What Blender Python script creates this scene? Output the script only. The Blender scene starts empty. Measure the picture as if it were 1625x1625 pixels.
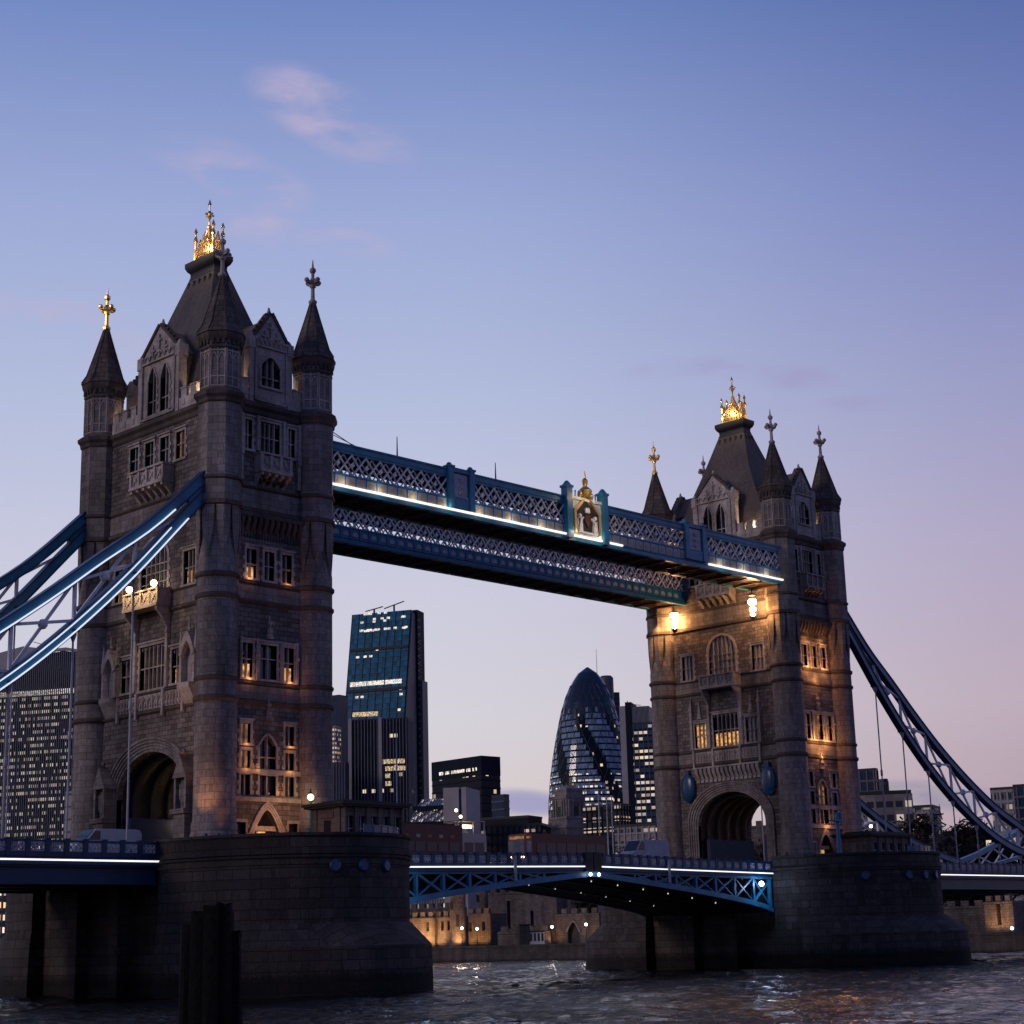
import bpy, bmesh, math, random
import numpy as np
from mathutils import Vector, Matrix
RND = random.Random(11)
rad = math.radians
S = bpy.context.scene
COL = S.collection

# ------------------------------------------------------------------ camera
YAW, PITCH, ROLL, FPX = rad(45.8317), rad(13.942), rad(-1.548), 2761.1
CAM = Vector((-92.094, -129.07, 3.90))
FW = Vector((math.sin(YAW)*math.cos(PITCH), math.cos(YAW)*math.cos(PITCH), math.sin(PITCH)))
r0 = Vector((math.cos(YAW), -math.sin(YAW), 0)); u0 = r0.cross(FW)
RT = r0*math.cos(ROLL)+u0*math.sin(ROLL); UP = u0*math.cos(ROLL)-r0*math.sin(ROLL)
RH, FH = r0.copy(), Vector((math.sin(YAW), math.cos(YAW), 0))
cd = bpy.data.cameras.new('camera'); cam = bpy.data.objects.new('camera', cd); COL.objects.link(cam)
cd.sensor_width = 36; cd.sensor_fit = 'HORIZONTAL'; cd.lens = FPX/1625*36
cd.clip_start = 0.5; cd.clip_end = 30000
M = Matrix.Identity(4)
for i in range(3):
    M[i][0], M[i][1], M[i][2], M[i][3] = RT[i], UP[i], -FW[i], CAM[i]
cam.matrix_world = M
S.camera = cam

# ------------------------------------------------------------------ sky, sun, exposure
def lin(r, g, b):
    f = lambda c: (c/255/12.92) if c/255 <= .04045 else ((c/255+.055)/1.055)**2.4
    return (f(r), f(g), f(b), 1)
S.view_settings.view_transform = 'Standard'; S.view_settings.look = 'None'
S.view_settings.exposure = 0.0; S.view_settings.gamma = 1
W = bpy.data.worlds.new('World'); S.world = W; W.use_nodes = True
nt = W.node_tree; nt.nodes.clear(); N = nt.nodes.new; L = nt.links.new
out = N('ShaderNodeOutputWorld'); bg = N('ShaderNodeBackground'); L(bg.outputs[0], out.inputs[0]); bg.inputs[1].default_value = 1.0
tc = N('ShaderNodeTexCoord')
def vdot(vec, src=None):
    n = N('ShaderNodeVectorMath'); n.operation = 'DOT_PRODUCT'; L(src or tc.outputs['Generated'], n.inputs[0]); n.inputs[1].default_value = vec
    return n.outputs['Value']
def mth(op, a, b=None, c=None, clamp=False):
    n = N('ShaderNodeMath'); n.operation = op; n.use_clamp = clamp
    for i, x in enumerate((a, b, c)):
        if x is None: continue
        if isinstance(x, (int, float)): n.inputs[i].default_value = x
        else: L(x, n.inputs[i])
    return n.outputs[0]
def rng(x, a, b, c=0, d=1):
    n = N('ShaderNodeMapRange'); n.interpolation_type = 'SMOOTHSTEP'; L(x, n.inputs[0])
    for i, q in enumerate((a, b, c, d)): n.inputs[i+1].default_value = q
    return n.outputs[0]
def ramp(x, stops):
    n = N('ShaderNodeValToRGB'); L(x, n.inputs[0]); e = n.color_ramp.elements
    while len(e) < len(stops): e.new(0.5)
    for q, (p, c) in zip(e, stops): q.position = p; q.color = c
    return n.outputs[0]
def mixc(f, a, b, mode='MIX'):
    n = N('ShaderNodeMix'); n.data_type = 'RGBA'; n.blend_type = mode
    if isinstance(f, (int, float)): n.inputs[0].default_value = f
    else: L(f, n.inputs[0])
    for s, x in ((6, a), (7, b)):
        if isinstance(x, tuple): n.inputs[s].default_value = x
        else: L(x, n.inputs[s])
    return n.outputs[2]
zc = vdot((0, 0, 1)); side = vdot(tuple(RH)); ahead = vdot(tuple(FH))
zz = mth('MULTIPLY', mth('MAXIMUM', zc, 0), 1.6)
left = ramp(zz, [(0.0, lin(224, 203, 192)), (.10, lin(222, 209, 206)), (.20, lin(218, 214, 223)), (.34, lin(207, 207, 228)), (.48, lin(184, 194, 226)),
                 (.64, lin(160, 174, 219)), (.82, lin(110, 135, 197)), (1.0, lin(72, 98, 164))])
right = ramp(zz, [(0.0, lin(160, 142, 156)), (.10, lin(180, 158, 174)), (.20, lin(192, 172, 188)), (.34, lin(178, 167, 199)), (.48, lin(154, 156, 200)),
                  (.64, lin(120, 132, 192)), (.82, lin(74, 100, 163)), (1.0, lin(48, 72, 136))])
sky = mixc(rng(side, -.06, .36), left, right)
east = ramp(zz, [(0.0, lin(122, 110, 142)), (.25, lin(118, 118, 160)), (.6, lin(88, 102, 156)), (1.0, lin(58, 80, 140))])
sky = mixc(rng(ahead, .62, -.35), sky, east)
nz = N('ShaderNodeTexSky'); nz.sky_type = 'NISHITA'; nz.sun_disc = False; nz.sun_elevation = rad(3); nz.sun_rotation = rad(-28)
nb = N('ShaderNodeVectorMath'); nb.operation = 'SCALE'; L(nz.outputs[0], nb.inputs[0]); nb.inputs[3].default_value = 0.05
sky = mixc(.06, sky, nb.outputs[0])
def dirpx(px, py):
    return (FPX*FW + (px-812.5)*RT - (py-812.5)*UP).normalized()
# faint dusk clouds, each a soft patch of the sky dome broken up by noise
mp = N('ShaderNodeMapping'); L(tc.outputs['Generated'], mp.inputs[0]); mp.inputs['Scale'].default_value = (1, 1, 2.6)
n1 = N('ShaderNodeTexNoise'); L(mp.outputs[0], n1.inputs['Vector']); n1.inputs['Scale'].default_value = 13; n1.inputs['Detail'].default_value = 7; n1.inputs['Roughness'].default_value = .55
wob = n1.outputs['Fac']
def cloud(sky, px, py, w, h, tilt, col, amt, lo=.40, hi=.66):
    d = dirpx(px, py); a = rad(tilt); ru = RT*math.cos(a)+UP*math.sin(a); uu = UP*math.cos(a)-RT*math.sin(a)
    X = mth('DIVIDE', mth('SUBTRACT', vdot(tuple(ru)), ru.dot(d)), w/FPX); Y = mth('DIVIDE', mth('SUBTRACT', vdot(tuple(uu)), uu.dot(d)), h/FPX)
    rr = mth('ADD', mth('MULTIPLY', X, X), mth('MULTIPLY', Y, Y))
    front = rng(ahead, .2, .5)
    m = mth('MULTIPLY', mth('MULTIPLY', rng(rr, 1.0, 0.05), rng(wob, lo, hi)), mth('MULTIPLY', front, amt))
    return mixc(m, sky, col)
pink = lin(194, 178, 206)
for q in ((505, 170, 130, 62, -24, .8), (400, 290, 110, 45, -14, .85), (420, 365, 110, 34, -10, .8), (560, 385, 90, 26, -8, .6), (560, 215, 120, 50, -20, .5),
          (60, 490, 150, 26, -4, .6), (170, 560, 120, 40, 8, .45), (330, 250, 120, 40, -10, .4)):
    sky = cloud(sky, *q[:5], pink, q[5]*.95, .37, .64)
mauve = lin(160, 152, 194)
for q in ((1215, 592, 130, 30, -6, .7), (1420, 648, 130, 22, -6, .6), (1080, 585, 110, 22, 4, .45)):
    sky = cloud(sky, *q[:5], mauve, q[5])
sky = cloud(sky, 835, 1274, 95, 26, -4, lin(160, 158, 194), .95, .30, .52)
sky = cloud(sky, 1490, 1262, 130, 26, -3, lin(150, 146, 166), .9, .3, .5)
sky = cloud(sky, 640, 1290, 190, 24, -2, lin(170, 166, 196), .7, .3, .5)
L(sky, bg.inputs[0])

sd = bpy.data.lights.new('sun', 'SUN'); sd.energy = 0.62; sd.angle = rad(14); sd.color = (1.0, .80, .70)
sun = bpy.data.objects.new('sun', sd); COL.objects.link(sun)
# the afterglow: low in the south-west, upstream and to the left of the frame
sun.rotation_euler = Vector((0.88, -0.22, -0.32)).to_track_quat('-Z', 'Y').to_euler()

# ------------------------------------------------------------------ helpers
ORG = {}
class Fr:
    """face frame: u along the face, v up, w outwards"""
    def __init__(s, o, U, W): s.o = Vector(o); s.U = Vector(U).normalized(); s.W = Vector(W).normalized(); s.V = Vector((0, 0, 1))
    def p(s, u, v, w): return s.o + s.U*u + s.V*v + s.W*w
class MB:
    def __init__(s): s.v = []; s.f = []
    def add(s, vs, fs):
        b = len(s.v); s.v += [tuple(q) for q in vs]; s.f += [tuple(b+i for i in f) for f in fs]; return s
    def hexa(s, P): return s.add(P, [(0, 1, 2, 3), (7, 6, 5, 4), (0, 4, 5, 1), (1, 5, 6, 2), (2, 6, 7, 3), (3, 7, 4, 0)])
    def box(s, x0, x1, y0, y1, z0, z1):
        return s.hexa([(x0, y0, z0), (x1, y0, z0), (x1, y1, z0), (x0, y1, z0), (x0, y0, z1), (x1, y0, z1), (x1, y1, z1), (x0, y1, z1)])
    def fb(s, F, u0, u1, v0, v1, w0, w1):
        return s.hexa([F.p(*q) for q in ((u0, v0, w0), (u1, v0, w0), (u1, v0, w1), (u0, v0, w1), (u0, v1, w0), (u1, v1, w0), (u1, v1, w1), (u0, v1, w1))])
    def fpoly(s, F, pts, w0, w1):
        n = len(pts); a = [F.p(u, v, w0) for u, v in pts]+[F.p(u, v, w1) for u, v in pts]
        return s.add(a, [tuple(range(n)), tuple(range(2*n-1, n-1, -1))]+[(i, (i+1) % n, n+(i+1) % n, n+i) for i in range(n)])
    def strip(s, F, inner, outer, w0, w1):
        """solid band between two open curves of equal length"""
        for i in range(len(inner)-1):
            a, b, c, d = inner[i], inner[i+1], outer[i+1], outer[i]
            s.hexa([F.p(*a, w0), F.p(*b, w0), F.p(*c, w0), F.p(*d, w0), F.p(*a, w1), F.p(*b, w1), F.p(*c, w1), F.p(*d, w1)])
        return s
    def side(s, F, prof, u0, u1):
        """profile in the (w,v) plane swept along u"""
        n = len(prof); a = [F.p(u0, v, w) for w, v in prof]+[F.p(u1, v, w) for w, v in prof]
        return s.add(a, [tuple(range(n)), tuple(range(2*n-1, n-1, -1))]+[(i, (i+1) % n, n+(i+1) % n, n+i) for i in range(n)])
    def prism(s, pts, z0, z1):
        n = len(pts); a = [(x, y, z0) for x, y in pts]+[(x, y, z1) for x, y in pts]
        return s.add(a, [tuple(range(n)), tuple(range(2*n-1, n-1, -1))]+[(i, (i+1) % n, n+(i+1) % n, n+i) for i in range(n)])
    def loft(s, rings, cap=True):
        n = len(rings[0]); vs = [q for r in rings for q in r]; fs = []
        for k in range(len(rings)-1):
            for i in range(n): fs.append((k*n+i, k*n+(i+1) % n, (k+1)*n+(i+1) % n, (k+1)*n+i))
        if cap: fs += [tuple(range(n)), tuple(range(len(vs)-1, len(vs)-n-1, -1))]
        return s.add(vs, fs)
    def lathe(s, cx, cy, prof, n=16, ph=0.0):
        return s.loft([[(cx+r*math.cos(ph+2*math.pi*i/n), cy+r*math.sin(ph+2*math.pi*i/n), z) for i in range(n)] for r, z in prof])
    def bar(s, a, b, w, h, up=(0, 0, 1)):
        a, b = Vector(a), Vector(b); d = (b-a).normalized(); q = Vector(up)
        if abs(d.dot(q)) > .98: q = Vector((1, 0, 0))
        x = d.cross(q).normalized()*w/2; y = x.normalized().cross(d)*h/2
        return s.hexa([a-x-y, a+x-y, a+x+y, a-x+y, b-x-y, b+x-y, b+x+y, b-x+y])
    def tube(s, pts, r, n=8):
        pts = [Vector(p) for p in pts]; rs = r if isinstance(r, (list, tuple)) else [r]*len(pts); rings = []
        for i, p in enumerate(pts):
            d = (pts[min(i+1, len(pts)-1)]-pts[max(i-1, 0)]).normalized()
            q = Vector((0, 0, 1)) if abs(d.z) < .95 else Vector((1, 0, 0))
            x = d.cross(q).normalized(); y = x.cross(d)
            rings.append([p+(x*math.cos(2*math.pi*k/n)+y*math.sin(2*math.pi*k/n))*rs[i] for k in range(n)])
        return s.loft(rings)
    def ball(s, c, r, n=10, m=6, sz=1.0):
        return s.lathe(c[0], c[1], [(max(r*math.sin(math.pi*k/m), .002), c[2]-r*sz*math.cos(math.pi*k/m)) for k in range(m+1)], n)
    def mesh(s, name, mat, org=Vector((0, 0, 0)), ang=32):
        me = bpy.data.meshes.new(name); me.from_pydata([(x-org[0], y-org[1], z-org[2]) for x, y, z in s.v], [], s.f)
        bm = bmesh.new(); bm.from_mesh(me); bmesh.ops.recalc_face_normals(bm, faces=bm.faces)
        uv = bm.loops.layers.uv.new('UVMap')
        for f in bm.faces:
            n = f.normal; f.smooth = True
            t = Vector((-n.y, n.x, 0))
            flat = abs(n.z) > .75 or t.length < 1e-4
            if not flat:
                t.normalize()
                if t.x+t.y*1.01 < 0: t = -t
            for l in f.loops:
                c = l.vert.co+Vector(org)
                l[uv].uv = (c.x, c.y) if flat else (c.dot(t), c.z)
        bm.to_mesh(me); bm.free()
        me.set_sharp_from_angle(angle=rad(ang))
        me.materials.append(mat); return me
    def build(s, name, mat, parent=None, label=None, ang=32):
        o0 = ORG[parent.name] if parent else Vector((0, 0, 0))
        o = bpy.data.objects.new(name, s.mesh(name, mat, o0, ang)); COL.objects.link(o)
        if parent: o.parent = parent
        ORG[o.name] = o0
        if label: o['label'] = label
        return o
    def solo(s, name, mat, label, cat, loc, group=None, kind=None):
        """a thing that is one mesh, its origin at loc"""
        o = bpy.data.objects.new(name, s.mesh(name, mat, Vector(loc))); COL.objects.link(o); o.location = loc
        ORG[o.name] = Vector(loc); tag(o, label, cat, group, kind); return o
def tag(o, label=None, cat=None, group=None, kind=None):
    if label: o['label'] = label
    if cat: o['category'] = cat
    if group: o['group'] = group
    if kind: o['kind'] = kind
    return o
def thing(name, label, cat, loc, group=None):
    o = bpy.data.objects.new(name, None); COL.objects.link(o); o.location = loc; o.empty_display_size = .5
    ORG[o.name] = Vector(loc); return tag(o, label, cat, group)
def lamp(kind, loc, power, col, parent, r=.25, target=None, size=60, blend=.6):
    d = bpy.data.lights.new('floodlight', kind); d.energy = power; d.color = col; d.shadow_soft_size = r
    o = bpy.data.objects.new('floodlight', d); COL.objects.link(o)
    o.location = Vector(loc)-ORG[parent.name]; o.parent = parent
    if target is not None:
        o.rotation_euler = (Vector(target)-Vector(loc)).to_track_quat('-Z', 'Y').to_euler(); d.spot_size = rad(size); d.spot_blend = blend
    return o
def at(px, py, depth):
    d = FPX*FW+(px-812.5)*RT-(py-812.5)*UP; return CAM+d/FPX*depth
def atz(px, py, z):
    d = FPX*FW+(px-812.5)*RT-(py-812.5)*UP; return CAM+d*((z-CAM.z)/d.z)

# ------------------------------------------------------------------ materials
def mat(name):
    m = bpy.data.materials.new(name); m.use_nodes = True
    b = m.node_tree.nodes['Principled BSDF']; return m, m.node_tree, b
class G:
    def __init__(s, t): s.t = t
    def n(s, typ, **kw):
        x = s.t.nodes.new(typ)
        for k, v in kw.items(): setattr(x, k, v)
        return x
    def l(s, a, b): s.t.links.new(a, b)
    def tex(s, typ, vec, **ins):
        x = s.n(typ); s.l(vec, x.inputs['Vector'])
        for k, v in ins.items(): x.inputs[k].default_value = v
        return x
    def mp(s, vec, sc=(1, 1, 1), loc=(0, 0, 0)):
        x = s.n('ShaderNodeMapping'); s.l(vec, x.inputs[0]); x.inputs['Scale'].default_value = sc; x.inputs['Location'].default_value = loc; return x.outputs[0]
    def mr(s, v, a, b, c, d):
        x = s.n('ShaderNodeMapRange'); s.l(v, x.inputs[0])
        for i, q in enumerate((a, b, c, d)): x.inputs[i+1].default_value = q
        return x.outputs[0]
    def mx(s, f, a, b, mode='MIX'):
        x = s.n('ShaderNodeMix', data_type='RGBA', blend_type=mode)
        for i, q in ((0, f), (6, a), (7, b)):
            if hasattr(q, 'is_output'): s.l(q, x.inputs[i])
            else: x.inputs[i].default_value = q
        return x.outputs[2]
    def m(s, op, a, b=0):
        x = s.n('ShaderNodeMath', operation=op)
        for i, q in enumerate((a, b)):
            if hasattr(q, 'is_output'): s.l(q, x.inputs[i])
            else: x.inputs[i].default_value = q
        return x.outputs[0]
def c4(c): return (c[0], c[1], c[2], 1)
def plain(name, col, rough=.6, metal=0, var=.25, scale=1.5, bump=.0, spec=.5):
    m, t, b = mat(name); g = G(t); pos = g.n('ShaderNodeNewGeometry').outputs['Position']
    nz = g.tex('ShaderNodeTexNoise', pos, Scale=scale, Detail=5.0, Roughness=.6)
    f = g.mr(nz.outputs['Fac'], .3, .7, 1-var, 1+var)
    cb = g.n('ShaderNodeCombineColor')
    for i in range(3): g.l(f, cb.inputs[i])
    g.l(g.mx(1.0, c4(col), cb.outputs[0], 'MULTIPLY'), b.inputs['Base Color'])
    b.inputs['Roughness'].default_value = rough; b.inputs['Metallic'].default_value = metal; b.inputs['Specular IOR Level'].default_value = spec
    if bump:
        bp = g.n('ShaderNodeBump'); bp.inputs['Strength'].default_value = bump; bp.inputs['Distance'].default_value = .1; g.l(nz.outputs['Fac'], bp.inputs['Height']); g.l(bp.outputs[0], b.inputs['Normal'])
    return m
def stone(name, c1, c2, mortar, bw, bh, rough=.85, dirt=.45, bump=.5, tide=None, ms=.018, off=.5):
    m, t, b = mat(name); g = G(t); geo = g.n('ShaderNodeNewGeometry').outputs['Position']; uv = g.n('ShaderNodeTexCoord').outputs['UV']
    warp = g.tex('ShaderNodeTexNoise', geo, Scale=.9, Detail=2.0)
    wv = g.n('ShaderNodeVectorMath', operation='SCALE'); g.l(warp.outputs['Color'], wv.inputs[0]); wv.inputs[3].default_value = .10
    ad = g.n('ShaderNodeVectorMath', operation='ADD'); g.l(uv, ad.inputs[0]); g.l(wv.outputs[0], ad.inputs[1])
    br = g.tex('ShaderNodeTexBrick', ad.outputs[0], Scale=1.0); br.offset = off; br.squash = 1.0
    for k, v in (('Color1', c4(c1)), ('Color2', c4(c2)), ('Mortar', c4(mortar)), ('Mortar Size', ms), ('Mortar Smooth', .4), ('Bias', -.1), ('Brick Width', bw), ('Row Height', bh)): br.inputs[k].default_value = v
    n1 = g.tex('ShaderNodeTexNoise', g.mp(geo, (.5, .5, .06)), Scale=1.0, Detail=6.0, Roughness=.65)
    n2 = g.tex('ShaderNodeTexNoise', geo, Scale=3.5, Detail=8.0, Roughness=.7)
    n3 = g.tex('ShaderNodeTexNoise', geo, Scale=.16, Detail=3.0)
    f = g.m('MULTIPLY', g.mr(n1.outputs['Fac'], .32, .68, 1-dirt, 1.15), g.mr(n2.outputs['Fac'], .3, .7, .72, 1.28))
    f = g.m('MULTIPLY', f, g.mr(n3.outputs['Fac'], .3, .7, .78, 1.2))
    if tide is not None:
        sx = g.n('ShaderNodeSeparateXYZ'); g.l(geo, sx.inputs[0])
        zz = g.m('ADD', sx.outputs[2], g.m('MULTIPLY', n2.outputs['Fac'], 1.1))
        f = g.m('MULTIPLY', f, g.mr(zz, tide-.2, tide+.5, .22, 1.0))
    cb = g.n('ShaderNodeCombineColor')
    for i in range(3): g.l(f, cb.inputs[i])
    g.l(g.mx(1.0, br.outputs['Color'], cb.outputs[0], 'MULTIPLY'), b.inputs['Base Color'])
    b.inputs['Roughness'].default_value = rough; b.inputs['Specular IOR Level'].default_value = .3
    h = g.m('ADD', g.m('MULTIPLY', br.outputs['Fac'], -1.0), g.m('MULTIPLY', n2.outputs['Fac'], .9))
    bp = g.n('ShaderNodeBump'); bp.inputs['Strength'].default_value = bump; bp.inputs['Distance'].default_value = .08; g.l(h, bp.inputs['Height']); g.l(bp.outputs[0], b.inputs['Normal'])
    return m
def emit(name, col, st):
    m, t, b = mat(name); b.inputs['Base Color'].default_value = c4((.5*col[0], .5*col[1], .5*col[2])); b.inputs['Emission Color'].default_value = c4(col); b.inputs['Emission Strength'].default_value = st; return m
def lit_glass(name, col, st, base=(.02, .02, .025), k=1.3):
    """a lamp-lit pane: brighter and darker patches of the room behind it"""
    m, t, b = mat(name); g = G(t); geo = g.n('ShaderNodeNewGeometry').outputs['Position']
    nz = g.tex('ShaderNodeTexNoise', geo, Scale=k, Detail=3.0)
    b.inputs['Base Color'].default_value = c4(base); b.inputs['Roughness'].default_value = .15
    b.inputs['Emission Color'].default_value = c4(col); g.l(g.mr(nz.outputs['Fac'], .36, .66, st*.1, st), b.inputs['Emission Strength']); return m
def facade(name, base, cw, fh, dens, warm, st, rough=.18, rowvar=.35, seed=0.0, metal=.0, spread=.22, zmin=-50, zmax=999, spec=.35, dark=None):
    """curtain-wall glass; some office cells behind it are lamp-lit"""
    m, t, b = mat(name); g = G(t); uv = g.n('ShaderNodeTexCoord').outputs['UV']; sx = g.n('ShaderNodeSeparateXYZ'); g.l(uv, sx.inputs[0])
    U = g.m('DIVIDE', sx.outputs[0], cw); Vv = g.m('DIVIDE', sx.outputs[1], fh); iu = g.m('FLOOR', U); iv = g.m('FLOOR', Vv)
    def wn(a, bb, k):
        cv = g.n('ShaderNodeCombineXYZ'); g.l(a, cv.inputs[0]) if hasattr(a, 'is_output') else None
        g.l(bb, cv.inputs[1]) if hasattr(bb, 'is_output') else None
        cv.inputs[2].default_value = k+seed
        w = g.n('ShaderNodeTexWhiteNoise', noise_dimensions='3D'); g.l(cv.outputs[0], w.inputs['Vector']); return w.outputs['Value']
    cell = wn(iu, iv, .3); clump = wn(g.m('FLOOR', g.m('DIVIDE', U, 4.0)), iv, 1.7); row = wn(None, iv, 3.1)
    sc = g.m('ADD', g.m('MULTIPLY', cell, .62), g.m('ADD', g.m('MULTIPLY', clump, .38-rowvar*.4), g.m('MULTIPLY', row, rowvar*.4)))
    on = g.m('LESS_THAN', sc, dens)
    fu = g.m('FRACT', U); fv = g.m('FRACT', Vv)
    win = g.m('MULTIPLY', g.m('MULTIPLY', g.m('GREATER_THAN', fu, .14), g.m('LESS_THAN', fu, .88)), g.m('MULTIPLY', g.m('GREATER_THAN', fv, .28), g.m('LESS_THAN', fv, .74)))
    br = g.mr(wn(iu, iv, 5.5), 0, 1, 1-spread*3, 1+spread)
    zok = g.m('MULTIPLY', g.m('GREATER_THAN', sx.outputs[1], zmin), g.m('LESS_THAN', sx.outputs[1], zmax))
    e = g.m('MULTIPLY', g.m('MULTIPLY', on, win), g.m('MULTIPLY', g.m('MULTIPLY', br, st), zok))
    g.l(e, b.inputs['Emission Strength'])
    g.l(g.mx(wn(iu, iv, 8.8), c4(warm), c4((1, .86, .72))), b.inputs['Emission Color'])
    pane = g.mr(wn(iu, iv, 9.9), 0, 1, .65, 1.35)
    cb = g.n('ShaderNodeCombineColor')
    for i in range(3): g.l(pane, cb.inputs[i])
    bc = g.mx(1.0, c4(base), cb.outputs[0], 'MULTIPLY')
    if dark: bc = g.mx(win, bc, c4(dark))
    g.l(bc, b.inputs['Base Color'])
    b.inputs['Roughness'].default_value = rough; b.inputs['Metallic'].default_value = metal; b.inputs['Specular IOR Level'].default_value = spec
    return m

GRAN = stone('granite_rubble', (.265, .220, .200), (.112, .091, .083), (.055, .045, .041), .85, .42, dirt=.5, bump=.9, ms=.025)
SMOO = stone('granite_ashlar', (.315, .268, .248), (.205, .172, .158), (.085, .070, .063), 1.0, .62, dirt=.6, bump=.45, ms=.018)
PORT = stone('portland_stone', (.56, .49, .445), (.40, .345, .31), (.17, .142, .125), 1.3, .8, dirt=.55, bump=.25, ms=.01)
MOUL = stone('weathered_moulding', (.130, .103, .092), (.095, .075, .067), (.06, .048, .043), 1.1, .8, dirt=.5, bump=.25, ms=.012)
DIM = plain('shaded_rib_stone', (.045, .038, .036), .9, var=.3)
PIER = stone('pier_granite', (.080, .068, .065), (.040, .034, .032), (.020, .017, .016), 1.7, .78, dirt=.4, bump=.8, tide=2.6, ms=.03)
SLATE = stone('roof_slate', (.135, .108, .095), (.100, .080, .071), (.055, .045, .040), .34, .26, rough=.6, dirt=.3, bump=.4, ms=.02)
SPIRE = stone('spire_stone', (.165, .128, .110), (.10, .078, .068), (.05, .04, .035), .8, .55, dirt=.5, bump=.5, ms=.03)
LEAD = plain('lead_sheet', (.018, .017, .019), .6, var=.3)
GOLD = plain('gilding', (.86, .56, .20), .32, 1.0, var=.12)
GLASS = plain('dark_window_glass', (.018, .020, .026), .08, var=.3, spec=.6)
PALEPANE = plain('pale_window_pane', (.42, .38, .40), .5, var=.35, scale=1.2)  # pale panes of uneven tone, used in place of dark glass
LITW = lit_glass('lamplit_pane', (1.0, .50, .17), 1.15, k=2.6)
LITD = lit_glass('dim_lamplit_pane', (1.0, .46, .16), .45)
BLUE = plain('teal_blue_paint', (.020, .180, .320), .38, var=.30, scale=.8)
NAVY = plain('dark_blue_paint', (.006, .035, .095), .4, var=.25, scale=.8)
HOARD = plain('navy_hoarding', (.004, .028, .095), .7, var=.2)
DBLU = plain('glossy_blue', (.006, .060, .150), .25, var=.3, scale=1.5)
WHITE = plain('white_paint', (.74, .73, .76), .5, var=.18)
PALE = plain('pale_grey_paint', (.40, .40, .45), .5, var=.2)
RUST = plain('dark_red_iron', (.10, .03, .022), .6, var=.3)
IRON = plain('dark_ironwork', (.022, .021, .023), .6, var=.3)
LED = emit('white_light_strip', (.93, .94, 1.0), 1.35)
LEDC = emit('chain_light_strip', (.80, .86, 1.0), .95)
LEDW = emit('warm_white_light_strip', (1.0, .90, .80), 1.25)
BULB = emit('warm_bulb', (1.0, .78, .48), 9.0)
WBULB = emit('white_bulb', (.95, .93, 1.0), 7.0)
SBULB = emit('soffit_bulb', (1, .95, .9), .9)
HOTB = emit('lantern_globe', (1.0, .50, .18), 85.0)
BBULB = emit('blue_white_bulb', (.62, .72, 1.0), 14.0)
ASPH = plain('asphalt', (.045, .044, .046), .85, var=.2, scale=2, bump=.3)

# ------------------------------------------------------------------ wall with real openings
def arch(u0, u1, spring, rise, n=14, pointed=False):
    c, h = (u0+u1)/2, (u1-u0)/2; P = []
    for i in range(n+1):
        a = math.pi*(1-i/n); x = math.cos(a)
        y = math.sin(a) if not pointed else (1-abs(x)**1.55)
        P.append((c+h*x, spring+rise*y))
    return P
def wall(mb, F, u0, u1, v0, v1, holes, t=.6, pointed=False):
    us = sorted({u0, u1, *[h[0] for h in holes], *[h[1] for h in holes]}); vs = sorted({v0, v1, *[h[2] for h in holes], *[h[3] for h in holes]})
    us = [u for u in us if u0 <= u <= u1]; vs = [v for v in vs if v0 <= v <= v1]
    for j in range(len(vs)-1):
        run = None
        for i in range(len(us)):
            solid = i < len(us)-1 and not any(h[0] <= (us[i]+us[i+1])/2 <= h[1] and h[2] <= (vs[j]+vs[j+1])/2 <= h[3] for h in holes)
            if solid and run is None: run = us[i]
            if not solid and run is not None: mb.fb(F, run, us[i], vs[j], vs[j+1], -t, 0); run = None
    for h in holes:
        if len(h) > 4 and h[4]:
            c = (h[0]+h[1])/2; A = arch(h[0], h[1], h[3]-h[4], h[4], 14, len(h) > 5)
            for i in range(7): mb.fpoly(F, [A[i], A[i+1], (A[i+1][0], h[3]), (A[i][0], h[3])] if A[i+1][1] < h[3]-1e-4 else [A[i], A[i+1], (A[i][0], h[3])], -t, 0)
            for i in range(7, 14): mb.fpoly(F, [A[i], A[i+1], (A[i+1][0], h[3]), (A[i][0], h[3])] if A[i][1] < h[3]-1e-4 else [A[i], A[i+1], (A[i+1][0], h[3])], -t, 0)
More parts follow.
